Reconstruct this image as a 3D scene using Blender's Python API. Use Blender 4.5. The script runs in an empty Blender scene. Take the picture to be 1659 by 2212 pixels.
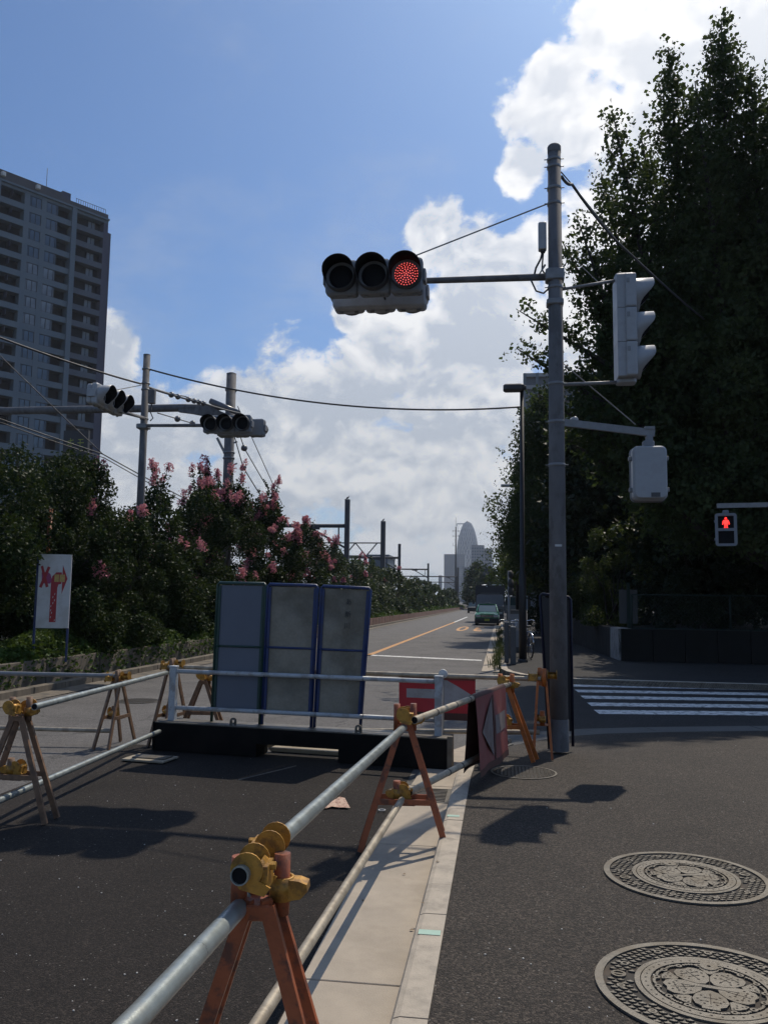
import bpy, bmesh, math, random
import numpy as np
from mathutils import Vector, Matrix
random.seed(7); rng = np.random.default_rng(7)
SC = bpy.context.scene
COL = SC.collection
PI = math.pi
# ---------------------------------------------------------------- camera
FPX, PW, PH, EYE = 1790.0, 1659.0, 2212.0, 1.5
CAMROT = (Matrix.Rotation(math.radians(8.06), 3, 'Z') @ Matrix.Rotation(math.radians(96.116), 3, 'X')
          @ Matrix.Rotation(math.radians(0.72), 3, 'Z'))
cam = bpy.data.cameras.new('camera'); camo = bpy.data.objects.new('camera', cam)
COL.objects.link(camo)
camo.matrix_world = Matrix.Translation((0, 0, EYE)) @ CAMROT.to_4x4()
cam.sensor_fit = 'VERTICAL'; cam.sensor_height = 24.0
cam.lens = 24.0 * FPX / PH
cam.clip_start = 0.05; cam.clip_end = 9000
SC.camera = camo
# ---------------------------------------------------------------- light
SUN_AZ, SUN_EL = math.radians(22.5), math.radians(54.5)      # from +Y towards +X
SUND = Vector((math.sin(SUN_AZ) * math.cos(SUN_EL), math.cos(SUN_AZ) * math.cos(SUN_EL), math.sin(SUN_EL)))
sun = bpy.data.lights.new('sun', 'SUN'); sun.energy = 5.0; sun.angle = math.radians(0.5); sun.color = (1.0, 0.90, 0.76)
suno = bpy.data.objects.new('sun', sun); COL.objects.link(suno)
suno.rotation_euler = SUND.to_track_quat('Z', 'Y').to_euler(); suno.location = (10, 20, 60)
SC.view_settings.view_transform = 'Standard'; SC.view_settings.look = 'None'
SC.view_settings.exposure = -0.55; SC.view_settings.gamma = 1.0; SC.view_settings.use_curve_mapping = False
SC.render.engine = 'CYCLES'
SC.cycles.use_denoising = True
SC.cycles.max_bounces = 5; SC.cycles.diffuse_bounces = 2; SC.cycles.glossy_bounces = 2
SC.cycles.transmission_bounces = 3; SC.cycles.volume_bounces = 0; SC.cycles.transparent_max_bounces = 6

def pray(px, py):
    return CAMROT @ Vector((px - PW / 2, PH / 2 - py, -FPX))
def gnd(px, py, z=0.0):
    d = pray(px, py); t = (z - EYE) / d.z
    return Vector((d.x * t, d.y * t, z))
def at(px, py, Y):
    d = pray(px, py); t = Y / d.y
    return Vector((d.x * t, Y, EYE + d.z * t))

# ---------------------------------------------------------------- node helper
class NT:
    def __init__(s, tree): s.t = tree; s.n = tree.nodes; s.l = tree.links
    def node(s, typ, **kw):
        n = s.n.new(typ)
        for k, v in kw.items(): setattr(n, k, v)
        return n
    def set(s, sock, v):
        if v is None: return
        if isinstance(v, bpy.types.NodeSocket): s.l.new(v, sock)
        else:
            try: sock.default_value = v
            except Exception: sock.default_value = tuple(v) + (1.0,)
    def m(s, op, a, b=None, c=None, clamp=False):
        n = s.node('ShaderNodeMath', operation=op, use_clamp=clamp)
        s.set(n.inputs[0], a); s.set(n.inputs[1], b); s.set(n.inputs[2], c)
        return n.outputs[0]
    def v(s, op, a, b=None, scale=None):
        n = s.node('ShaderNodeVectorMath', operation=op)
        s.set(n.inputs[0], a)
        if b is not None: s.set(n.inputs[1], b)
        if scale is not None: s.set(n.inputs['Scale'], scale)
        return n.outputs['Value'] if op in ('DISTANCE', 'DOT_PRODUCT', 'LENGTH') else n.outputs[0]
    def noise(s, vec, scale, detail=4, rough=0.5, color=False, dist=0):
        n = s.node('ShaderNodeTexNoise'); s.set(n.inputs['Vector'], vec)
        n.inputs['Scale'].default_value = scale; n.inputs['Detail'].default_value = detail
        n.inputs['Roughness'].default_value = rough; n.inputs['Distortion'].default_value = dist
        return n.outputs['Color'] if color else n.outputs[0]
    def voro(s, vec, scale, out='Color', feature='F1', rnd=1.0):
        n = s.node('ShaderNodeTexVoronoi', feature=feature); s.set(n.inputs['Vector'], vec)
        n.inputs['Scale'].default_value = scale; n.inputs['Randomness'].default_value = rnd
        return n.outputs[out]
    def sstep(s, x, a, b):
        n = s.node('ShaderNodeMapRange', interpolation_type='SMOOTHSTEP')
        s.set(n.inputs[0], x); n.inputs[1].default_value = a; n.inputs[2].default_value = b
        return n.outputs[0]
    def mr(s, x, a, b, c, d):
        n = s.node('ShaderNodeMapRange'); s.set(n.inputs[0], x)
        for i, q in enumerate((a, b, c, d)): n.inputs[i + 1].default_value = q
        return n.outputs[0]
    def mix(s, f, a, b, mode='MIX'):
        n = s.node('ShaderNodeMix', data_type='RGBA', blend_type=mode)
        s.set(n.inputs[0], f); s.set(n.inputs[6], a); s.set(n.inputs[7], b)
        return n.outputs[2]

# ---------------------------------------------------------------- sky
world = bpy.data.worlds.new('World'); SC.world = world; world.use_nodes = True
W = NT(world.node_tree); W.n.clear()
wo = W.node('ShaderNodeOutputWorld'); bg = W.node('ShaderNodeBackground'); bg.inputs[1].default_value = 0.12
W.l.new(bg.outputs[0], wo.inputs[0])
sky = W.node('ShaderNodeTexSky', sky_type='NISHITA', sun_disc=False)
sky.sun_elevation = SUN_EL; sky.sun_rotation = SUN_AZ
sky.air_density = 1.0; sky.dust_density = 1.6; sky.ozone_density = 2.0; sky.altitude = 30
tc = W.node('ShaderNodeTexCoord'); DIR = tc.outputs['Generated']
w1 = W.noise(DIR, 7.0, 3, 0.55, color=True)
P = W.v('ADD', DIR, W.v('SCALE', W.v('SUBTRACT', w1, (0.5, 0.5, 0.5)), scale=0.055))
blobs = [  # direction of each cumulus head (as seen over the scene) and its angular size
    (1520, 70, 240), (1640, 330, 250), (1350, 60, 110), (1420, 160, 120), (1185, 190, 85), (1250, 270, 90), (1340, 400, 105), (1138, 362, 52), (1400, 290, 90),
    (1500, 560, 170), (945, 520, 78), (1030, 560, 80), (1120, 590, 70), (1000, 650, 70), (1090, 710, 120), (1250, 600, 90),
    (745, 690, 42), (850, 770, 105), (930, 770, 105), (780, 860, 120), (1010, 870, 190), (560, 880, 90), (500, 850, 55), (640, 960, 180),
    (450, 905, 95), (330, 925, 110), (240, 740, 52), (230, 830, 70), (250, 960, 140), (850, 1020, 200), (1020, 1080, 160), (560, 1100, 160), (300, 1110, 160),
    (80, 1060, 160), (1160, 560, 60), (1350, 760, 170), (-150, 900, 200), (-250, 500, 110), (1900, 700, 300), (1950, 200, 260)]
mm = None
for (bx, by, br) in blobs:
    d = pray(bx, by).normalized()
    k = W.m('MULTIPLY_ADD', W.v('DISTANCE', P, tuple(d)), -FPX / (br * 1.13), 1.0)
    if mm is None: mm = k
    else:
        n = W.node('ShaderNodeMath', operation='SMOOTH_MAX'); W.set(n.inputs[0], mm); W.set(n.inputs[1], k); n.inputs[2].default_value = 0.13
        mm = n.outputs[0]
fwd = pray(PW / 2, PH / 2).normalized()
away = W.sstep(W.v('DOT_PRODUCT', DIR, tuple(fwd)), 0.86, 0.70)
gen = W.m('MULTIPLY_ADD', W.m('SUBTRACT', W.noise(DIR, 2.6, 5, 0.5), 0.62), 5.0, 0.0)
gen = W.m('MULTIPLY_ADD', W.m('SUBTRACT', 1.0, away), -3.0, gen)
mm = W.m('MAXIMUM', mm, gen)
PS = W.v('MULTIPLY', P, (1, 1, 1.25))
n1 = W.noise(PS, 13.0, 11, 0.60)
n2 = W.noise(W.v('ADD', PS, tuple(SUND * 0.016)), 13.0, 6, 0.60)
n3 = W.noise(PS, 4.5, 4, 0.5)
dens = W.m('MULTIPLY_ADD', W.m('SUBTRACT', n1, 0.5), 2.15, mm)
cov = W.sstep(dens, -0.02, 0.30)
lit = W.m('MULTIPLY_ADD', W.m('SUBTRACT', n1, n2), 4.5, 0.74)
thick = W.sstep(dens, 0.10, 0.75)
nA = W.noise(PS, 6.5, 3, 0.45); nB = W.noise(W.v('ADD', PS, tuple(SUND * 0.055)), 6.5, 3, 0.45)
lit = W.m('MULTIPLY_ADD', W.m('SUBTRACT', nA, nB), 3.2, lit)
lit = W.m('SUBTRACT', lit, W.m('MULTIPLY', thick, 0.50))
lit = W.m('MULTIPLY_ADD', W.m('SUBTRACT', n3, 0.5), 1.1, lit, clamp=True)
sdot = W.m('MAXIMUM', W.v('DOT_PRODUCT', DIR, tuple(SUND)), 0.0)
aur = W.m('POWER', sdot, 9.0)
sep = W.node('ShaderNodeSeparateXYZ'); W.l.new(DIR, sep.inputs[0]); DZ = sep.outputs[2]
high = W.sstep(DZ, 0.0, 0.45)
cgrey = W.mix(high, (5.0, 5.5, 6.2, 1), (6.0, 6.8, 8.2, 1))
cwhite = W.mix(high, (7.6, 7.8, 8.0, 1), (11.5, 11.6, 11.9, 1))
ccol = W.mix(lit, cgrey, cwhite)
ccol = W.mix(W.m('MULTIPLY', aur, 0.62, clamp=True), ccol, (19, 18.6, 18.0, 1))
veil = W.m('MULTIPLY', W.sstep(W.noise(W.v('MULTIPLY', P, (1.0, 1.0, 2.2)), 3.0, 6, 0.62), 0.42, 0.75), 0.30)
# behind the observer clouds are front lit and the sky deeper: plain daylight
skyc = W.mix(1.0, sky.outputs[0], (0.72, 1.0, 1.32, 1), 'MULTIPLY')
hz = W.sstep(DZ, 0.16, -0.01)
skyc = W.mix(W.m('MULTIPLY', hz, 0.7), skyc, (5.6, 6.1, 6.8, 1))
skyc = W.mix(veil, skyc, (7.0, 7.4, 7.9, 1))
fin = W.mix(cov, skyc, ccol)
fin = W.mix(W.sstep(DZ, 0.0, -0.02), fin, (1.5, 1.6, 1.6, 1))
W.l.new(fin, bg.inputs[0])

# ---------------------------------------------------------------- materials
def nmat(name):
    m = bpy.data.materials.new(name); m.use_nodes = True
    t = NT(m.node_tree); b = t.n['Principled BSDF']
    return m, t, b
def mat(name, col, rough=0.6, metal=0.0, var=0.18, scale=6.0, bump=0.0, bscale=60.0, grime=None, gamt=0.0, gscale=3.0, spec=0.5, stretch=None, coat=0):
    m, t, b = nmat(name)
    co = t.node('ShaderNodeTexCoord').outputs['Object']
    v = t.v('MULTIPLY', co, stretch) if stretch else co
    n = t.noise(v, scale, 6, 0.6)
    f = t.mr(n, 0.3, 0.7, 1 - var, 1 + var)
    c = t.v('SCALE', tuple(col), scale=f)
    if grime:
        g = t.noise(v, gscale, 8, 0.65)
        c = t.mix(t.m('MULTIPLY', t.sstep(g, 0.47, 0.62), gamt), c, tuple(grime) + (1,))
    t.l.new(c, b.inputs['Base Color'])
    r = t.mr(n, 0.3, 0.7, max(0.03, rough - 0.08), min(1, rough + 0.08)); t.l.new(r, b.inputs['Roughness'])
    b.inputs['Metallic'].default_value = metal
    b.inputs['Specular IOR Level'].default_value = spec
    if coat: b.inputs['Coat Weight'].default_value = coat
    if bump:
        bn = t.node('ShaderNodeBump'); bn.inputs['Strength'].default_value = min(1, bump); bn.inputs['Distance'].default_value = 0.004 * max(1, bump)
        t.l.new(t.noise(co, bscale, 5, 0.6), bn.inputs['Height']); t.l.new(bn.outputs[0], b.inputs['Normal'])
    return m
def asphalt(name, dark, light, scale=130.0, bump=1.0, rough=0.75, patch=0.25, crack=0.0):
    m, t, b = nmat(name)
    co = t.node('ShaderNodeTexCoord').outputs['Object']
    cell = t.voro(co, scale, 'Color'); s = t.node('ShaderNodeSeparateColor'); t.l.new(cell, s.inputs[0])
    v = t.m('POWER', s.outputs[0], 2.6)
    big = t.noise(co, 1.1, 5, 0.6); mid = t.noise(co, 9, 4, 0.6)
    c = t.mix(v, tuple(dark) + (1,), tuple(light) + (1,))
    spark = t.m('GREATER_THAN', s.outputs[1], 0.997)
    c = t.mix(t.m('MULTIPLY', spark, 0.45), c, (0.34, 0.32, 0.29, 1))
    k = t.m('MULTIPLY', t.mr(big, 0.3, 0.7, 1 - patch, 1 + patch), t.mr(mid, 0.3, 0.7, 0.9, 1.1))
    c = t.v('SCALE', c, scale=k)
    if crack:
        e = t.voro(t.v('ADD', co, t.v('SCALE', t.noise(co, 3, 4, 0.6, color=True), scale=0.5)), 0.55, 'Distance', 'DISTANCE_TO_EDGE')
        c = t.mix(t.m('MULTIPLY', t.sstep(e, 0.012, 0.0), crack), c, (0.02, 0.02, 0.02, 1))
    t.l.new(c, b.inputs['Base Color'])
    b.inputs['Roughness'].default_value = rough; b.inputs['Specular IOR Level'].default_value = 0.3
    d = t.voro(co, scale, 'Distance')
    h = t.m('ADD', t.m('MULTIPLY', t.m('SUBTRACT', 1.0, d), 1.0), t.m('MULTIPLY', s.outputs[2], 0.8))
    bn = t.node('ShaderNodeBump'); bn.inputs['Strength'].default_value = 1.0; bn.inputs['Distance'].default_value = 0.0035 * bump
    t.l.new(h, bn.inputs['Height']); t.l.new(bn.outputs[0], b.inputs['Normal'])
    return m
def leafmat(name, c1, c2, trans=0.25, rough=0.38, spec=0.5):
    m, t, b = nmat(name)
    co = t.node('ShaderNodeTexCoord').outputs['Object']
    big = t.noise(co, 0.9, 3, 0.5)
    att = t.node('ShaderNodeAttribute'); att.attribute_name = 'rnd'
    f = t.m('ADD', t.m('MULTIPLY', att.outputs['Fac'], 0.6), t.m('MULTIPLY', t.sstep(big, 0.38, 0.62), 0.4))
    c = t.mix(f, tuple(c1) + (1,), tuple(c2) + (1,))
    t.l.new(c, b.inputs['Base Color']); b.inputs['Roughness'].default_value = rough
    b.inputs['Specular IOR Level'].default_value = spec
    tr = t.node('ShaderNodeBsdfTranslucent'); t.l.new(t.mix(0.5, c, (0.12, 0.17, 0.03, 1), 'MIX'), tr.inputs[0])
    mx = t.node('ShaderNodeMixShader'); mx.inputs[0].default_value = trans
    t.l.new(b.outputs[0], mx.inputs[1]); t.l.new(tr.outputs[0], mx.inputs[2])
    t.l.new(mx.outputs[0], t.n['Material Output'].inputs[0])
    return m
def emat(name, col, st):
    m, t, b = nmat(name); b.inputs['Base Color'].default_value = tuple(col) + (1,)
    b.inputs['Emission Color'].default_value = tuple(col) + (1,); b.inputs['Emission Strength'].default_value = st
    return m
def glassmat(name, col, rough=0.08):
    m, t, b = nmat(name)
    co = t.node('ShaderNodeTexCoord').outputs['Object']
    c = t.v('SCALE', tuple(col), scale=t.mr(t.noise(co, 0.35, 2, 0.5), 0.3, 0.7, 0.55, 1.5))
    t.l.new(c, b.inputs['Base Color']); b.inputs['Roughness'].default_value = rough; b.inputs['Specular IOR Level'].default_value = 0.9
    return m

M = {}
M['asph_new'] = asphalt('new_dark_asphalt', (0.0112, 0.0092, 0.0078), (0.045, 0.036, 0.030), 150, 1.0, 0.9, 0.25)
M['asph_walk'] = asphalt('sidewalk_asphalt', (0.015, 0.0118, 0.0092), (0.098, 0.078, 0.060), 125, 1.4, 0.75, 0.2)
M['asph_shade'] = asphalt('shade_darkened_asphalt', (0.020, 0.019, 0.018), (0.065, 0.060, 0.056), 120, 0.8, 0.85, 0.2, 0.3)  # asphalt under the trees: their shade is put into this darker colour
M['asph_old'] = asphalt('old_grey_asphalt', (0.085, 0.080, 0.076), (0.19, 0.18, 0.17), 120, 0.8, 0.8, 0.16, 0.5)
M['ground'] = mat('ground_soil', (0.06, 0.06, 0.05), 0.9, 0, 0.3, 0.4)
M['soil'] = mat('planter_soil', (0.04, 0.035, 0.027), 0.95, 0, 0.3, 3, 1, 30)
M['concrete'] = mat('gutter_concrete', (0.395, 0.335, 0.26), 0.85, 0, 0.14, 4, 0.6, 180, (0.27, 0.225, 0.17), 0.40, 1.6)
M['concrete_shade'] = mat('shade_darkened_concrete', (0.105, 0.10, 0.09), 0.9, 0, 0.2, 4, 0.6, 180, (0.1, 0.095, 0.085), 0.5, 2.2)  # shaded copy of the gutter concrete, tree shade put into its colour
M['kerbstone'] = mat('kerb_concrete', (0.44, 0.38, 0.30), 0.85, 0, 0.14, 9, 0.8, 160, (0.2, 0.18, 0.15), 0.4, 5)
M['wallc'] = mat('stained_wall_concrete', (0.15, 0.125, 0.095), 0.9, 0, 0.25, 3, 0.8, 50, (0.07, 0.065, 0.055), 0.8, 1.3, stretch=(2, 2, 0.4))
M['darkstone'] = mat('shade_darkened_stone', (0.009, 0.008, 0.006), 0.9, 0, 0.35, 3, 1, 30)  # wall stone painted near black to carry the shade under the trees
M['palestone'] = mat('pale_wall_slab', (0.30, 0.30, 0.29), 0.85, 0, 0.3, 7, 0.6, 50, (0.06, 0.06, 0.055), 0.7, 4, stretch=(3, 3, 0.6))
M['polec'] = mat('pole_concrete', (0.145, 0.143, 0.145), 0.8, 0, 0.25, 5, 0.6, 90, (0.085, 0.082, 0.08), 0.7, 7, stretch=(1, 1, 0.5))
M['steel'] = mat('galvanised_steel', (0.22, 0.225, 0.23), 0.5, 0.4, 0.18, 14, 0, 60, (0.2, 0.2, 0.19), 0.4, 9)
M['pipe'] = mat('galvanised_pipe', (0.33, 0.365, 0.35), 0.34, 0.5, 0.15, 16, 0.15, 160, (0.25, 0.25, 0.22), 0.5, 7)
M['pipe_tan'] = mat('weathered_tan_pipe', (0.38, 0.33, 0.25), 0.5, 0.25, 0.2, 14, 0.2, 120, (0.16, 0.12, 0.08), 0.5, 8)
M['orange'] = mat('orange_paint', (0.32, 0.085, 0.03), 0.5, 0, 0.2, 18, 0.25, 140, (0.055, 0.032, 0.026), 0.75, 12)
M['orange_br'] = mat('bright_orange_paint', (0.46, 0.125, 0.018), 0.5, 0, 0.15, 18, 0.2, 140, (0.2, 0.06, 0.02), 0.5, 14)
M['rustleg'] = mat('rusty_brown_paint', (0.20, 0.115, 0.065), 0.6, 0, 0.25, 18, 0.3, 120, (0.08, 0.05, 0.035), 0.6, 12)
M['yellow'] = mat('yellow_zinc_clamp', (0.45, 0.235, 0.04), 0.42, 0.35, 0.2, 25, 0.4, 150, (0.13, 0.07, 0.03), 0.65, 22)
M['sigh'] = mat('signal_housing_grey', (0.20, 0.215, 0.235), 0.6, 0, 0.10, 5, 0, 60, (0.2, 0.2, 0.2), 0.35, 4)
M['sigw'] = mat('signal_housing_pale', (0.33, 0.345, 0.36), 0.45, 0, 0.08, 5, 0.1, 60, (0.27, 0.27, 0.27), 0.4, 6)
M['sigb'] = mat('signal_back_grey', (0.36, 0.375, 0.40), 0.55, 0, 0.10, 5, 0, 60, (0.24, 0.24, 0.24), 0.35, 4)
M['visor'] = mat('dark_grey_visor', (0.045, 0.048, 0.054), 0.55, 0, 0.1, 5)
M['hood_in'] = mat('hood_inside_black', (0.012, 0.012, 0.013), 0.8, spec=0.15)
M['lens'] = mat('dark_lens', (0.014, 0.014, 0.016), 0.6, 0, 0.3, 60, spec=0.15)
M['lensred'] = mat('red_lens_base', (0.10, 0.008, 0.010), 0.4, 0, 0.3, 60)
M['led'] = emat('red_led', (1.0, 0.14, 0.13), 1.9)
M['ledman'] = emat('red_led_figure', (1.0, 0.035, 0.03), 3.2)
M['black'] = mat('black_rubber', (0.022, 0.022, 0.024), 0.55)
M['cable'] = mat('cable_black', (0.035, 0.036, 0.04), 0.6)
M['beam'] = mat('black_steel_beam', (0.008, 0.0075, 0.007), 0.8, 0.0, 0.3, 5, 0.3, 60, (0.022, 0.017, 0.014), 0.4, 3, spec=0.12)
M['railw'] = mat('white_guardrail_paint', (0.42, 0.445, 0.46), 0.42, 0, 0.12, 9, 0.1, 90, (0.19, 0.15, 0.11), 0.5, 11)
M['blue'] = mat('blue_frame_paint', (0.014, 0.034, 0.125), 0.4, 0, 0.2, 9, 0.1, 60, (0.03, 0.03, 0.04), 0.5, 9)
M['blued'] = mat('blackish_blue_frame', (0.008, 0.011, 0.030), 0.5, 0, 0.2, 9, spec=0.3)
M['green'] = mat('dark_green_frame_paint', (0.008, 0.045, 0.035), 0.4, 0, 0.2, 9, 0.1, 60, (0.02, 0.03, 0.03), 0.5, 9)
M['panelg'] = mat('blue_grey_sheet', (0.14, 0.155, 0.185), 0.7, 0, 0.06, 3, 0.1, 200, spec=0.2)
def tinmat():
    m, t, b = nmat('dented_tin_sheet'); co = t.node('ShaderNodeTexCoord').outputs['Object']
    n = t.noise(co, 2.6, 3, 0.45); n2 = t.noise(co, 40, 4, 0.6)
    c = t.mix(t.sstep(n, 0.35, 0.68), (0.155, 0.138, 0.105, 1), (0.27, 0.243, 0.19, 1))
    c = t.v('SCALE', c, scale=t.mr(n2, 0.3, 0.7, 0.88, 1.1))
    t.l.new(c, b.inputs['Base Color']); b.inputs['Roughness'].default_value = 0.5; b.inputs['Specular IOR Level'].default_value = 0.3
    bn = t.node('ShaderNodeBump'); bn.inputs['Strength'].default_value = 0.7; bn.inputs['Distance'].default_value = 0.05
    t.l.new(n, bn.inputs['Height']); t.l.new(bn.outputs[0], b.inputs['Normal'])
    return m
M['tin'] = tinmat()
M['linew'] = mat('white_road_paint', (0.72, 0.71, 0.67), 0.75, 0, 0.15, 6, 0.5, 120, (0.12, 0.115, 0.11), 0.8, 9)
M['lineo'] = mat('orange_road_paint', (0.55, 0.26, 0.07), 0.7, 0, 0.15, 6, 0.5, 120, (0.2, 0.15, 0.1), 0.6, 14)
M['iron'] = mat('cast_iron_worn', (0.15, 0.138, 0.118), 0.5, 0.5, 0.25, 14, 0.5, 160, (0.07, 0.055, 0.035), 0.5, 7)
M['iron_lo'] = mat('cast_iron_recess', (0.028, 0.024, 0.019), 0.8, 0.1, 0.3, 14, 0.5, 160, (0.075, 0.05, 0.03), 0.6, 6)
M['redv'] = mat('red_vinyl', (0.46, 0.020, 0.030), 0.45, 0, 0.12, 6, 0.15, 20)
M['whitev'] = mat('grey_white_vinyl', (0.36, 0.35, 0.35), 0.5, 0, 0.12, 6, 0.15, 20, (0.25, 0.22, 0.2), 0.4, 8)
M['greyfade'] = mat('faded_arrow_vinyl', (0.20, 0.165, 0.155), 0.6, 0, 0.15, 6, 0.3, 18, (0.13, 0.08, 0.07), 0.6, 7)
M['redfade'] = mat('faded_red_vinyl', (0.22, 0.052, 0.048), 0.55, 0, 0.18, 5, 0.3, 18, (0.2, 0.09, 0.08), 0.5, 5)
M['brownv'] = mat('dark_maroon_vinyl', (0.075, 0.028, 0.022), 0.6, 0, 0.18, 6)
M['signw'] = mat('white_sign_sheet', (0.56, 0.56, 0.54), 0.5, 0, 0.06, 5, 0, 60, (0.36, 0.33, 0.27), 0.35, 3)
M['signr'] = mat('red_sign_tape', (0.34, 0.018, 0.025), 0.4, 0, 0.1, 8)
M['signp'] = mat('purple_red_sign_print', (0.30, 0.045, 0.14), 0.4, 0, 0.1, 8)
M['signo'] = mat('yellow_sign_patch', (0.50, 0.33, 0.10), 0.5, 0, 0.15, 18)
M['paper'] = mat('pink_printed_paper', (0.62, 0.43, 0.31), 0.8, 0, 0.1, 20, 0, 60, (0.25, 0.09, 0.07), 0.7, 38)
M['tape'] = mat('pale_green_tape', (0.36, 0.52, 0.42), 0.6, 0, 0.06, 20)
M['ink'] = mat('faded_black_ink', (0.035, 0.036, 0.040), 0.8)
M['bark'] = mat('bark', (0.030, 0.024, 0.019), 0.9, 0, 0.3, 6, 1, 30, stretch=(3, 3, 0.6))
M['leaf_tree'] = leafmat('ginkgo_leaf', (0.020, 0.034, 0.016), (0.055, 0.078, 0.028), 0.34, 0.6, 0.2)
M['leaf_wood'] = leafmat('wood_leaf', (0.006, 0.013, 0.004), (0.018, 0.030, 0.008), 0.08, 0.55, 0.22)  # foliage colour darkened to stand in for deep shade in the wood
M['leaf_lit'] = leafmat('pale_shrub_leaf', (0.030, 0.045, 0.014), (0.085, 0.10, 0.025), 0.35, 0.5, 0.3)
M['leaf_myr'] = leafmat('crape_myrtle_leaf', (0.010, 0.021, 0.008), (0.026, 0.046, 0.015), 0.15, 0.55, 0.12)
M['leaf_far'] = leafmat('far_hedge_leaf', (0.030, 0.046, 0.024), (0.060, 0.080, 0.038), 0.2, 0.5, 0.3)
M['leaf_ivy'] = leafmat('ground_cover_leaf', (0.018, 0.040, 0.010), (0.075, 0.130, 0.024), 0.25, 0.6, 0.2)
M['weed'] = leafmat('weed_blade', (0.035, 0.045, 0.015), (0.10, 0.095, 0.035), 0.2, 0.6, 0.3)
M['flower'] = leafmat('pink_blossom', (0.70, 0.15, 0.27), (0.84, 0.38, 0.48), 0.5, 0.7, 0.2)
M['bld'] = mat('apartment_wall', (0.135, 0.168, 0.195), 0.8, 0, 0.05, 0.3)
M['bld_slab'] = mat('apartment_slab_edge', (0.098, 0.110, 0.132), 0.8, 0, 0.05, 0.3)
M['bld_dark'] = mat('apartment_recess_wall', (0.010, 0.008, 0.010), 0.8, 0, 0.2, 0.3)  # near black: shade inside the balconies is put into this colour
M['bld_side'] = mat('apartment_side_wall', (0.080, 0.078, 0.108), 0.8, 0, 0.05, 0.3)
M['bld_win'] = glassmat('apartment_glass', (0.055, 0.085, 0.12), 0.12)
M['bld_cur'] = glassmat('apartment_curtained_glass', (0.16, 0.18, 0.20), 0.25)
M['winfr'] = mat('dark_window_frame', (0.02, 0.022, 0.026), 0.5)
M['roofm'] = mat('roof_parapet', (0.075, 0.070, 0.074), 0.7, 0, 0.2, 1)
M['farb'] = mat('far_blue_grey_tower', (0.10, 0.125, 0.16), 0.6, 0, 0.08, 0.02)
M['farw'] = mat('far_pale_block', (0.27, 0.28, 0.29), 0.7, 0, 0.06, 0.02)
M['farwin'] = mat('far_dark_window', (0.10, 0.12, 0.15), 0.4)
M['cocoon'] = mat('cocoon_glass', (0.06, 0.085, 0.12), 0.3, 0, 0.1, 0.02)
M['coband'] = mat('cocoon_white_band', (0.26, 0.29, 0.33), 0.6, 0, 0.05, 0.02)
M['mast'] = mat('dark_catenary_steel', (0.075, 0.075, 0.08), 0.7, 0.2, 0.2, 2)
M['insul'] = mat('brown_grey_insulator', (0.13, 0.13, 0.14), 0.35)
M['lampblk'] = mat('black_lamp_pole', (0.016, 0.016, 0.018), 0.5)
M['taxi'] = mat('taxi_green_paint', (0.006, 0.17, 0.075), 0.22, 0.1, 0.05, 3, coat=0.6)
M['carblk'] = mat('black_bumper', (0.012, 0.014, 0.015), 0.4)
M['glass'] = glassmat('windscreen_glass', (0.035, 0.055, 0.06), 0.06)
M['lampg'] = mat('headlight_glass', (0.35, 0.37, 0.36), 0.15)
M['chrome'] = mat('chrome', (0.6, 0.6, 0.6), 0.15, 1.0)
M['truckw'] = mat('truck_cab_paint', (0.11, 0.115, 0.12), 0.35, 0, 0.08, 3)
M['truckd'] = mat('truck_box_dark', (0.035, 0.035, 0.038), 0.6, 0, 0.2, 3)
M['debris'] = mat('pale_load_sheet', (0.62, 0.63, 0.62), 0.6, 0, 0.3, 8)
M['cab'] = mat('grey_cabinet_paint', (0.07, 0.072, 0.075), 0.6, 0, 0.1, 3, 0, 60, (0.06, 0.06, 0.06), 0.5, 3)
M['rednar'] = mat('reddish_brown_low_fence', (0.16, 0.085, 0.06), 0.8, 0, 0.3, 2)
M['wiregr'] = mat('green_wire', (0.010, 0.026, 0.020), 0.7)
M['leafd'] = mat('dry_leaf', (0.20, 0.14, 0.08), 0.8, 0, 0.3, 30)
M['glassbit'] = mat('pale_grit', (0.5, 0.48, 0.44), 0.6)
M['timber'] = mat('tan_timber', (0.36, 0.31, 0.23), 0.8, 0, 0.2, 5, 0.4, 60, (0.14, 0.11, 0.08), 0.5, 4, stretch=(0.4, 3, 3))
M['bikeblu'] = mat('bicycle_frame_paint', (0.02, 0.03, 0.06), 0.3)
M['yelsign'] = mat('yellow_green_letter', (0.32, 0.34, 0.05), 0.6)

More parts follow.
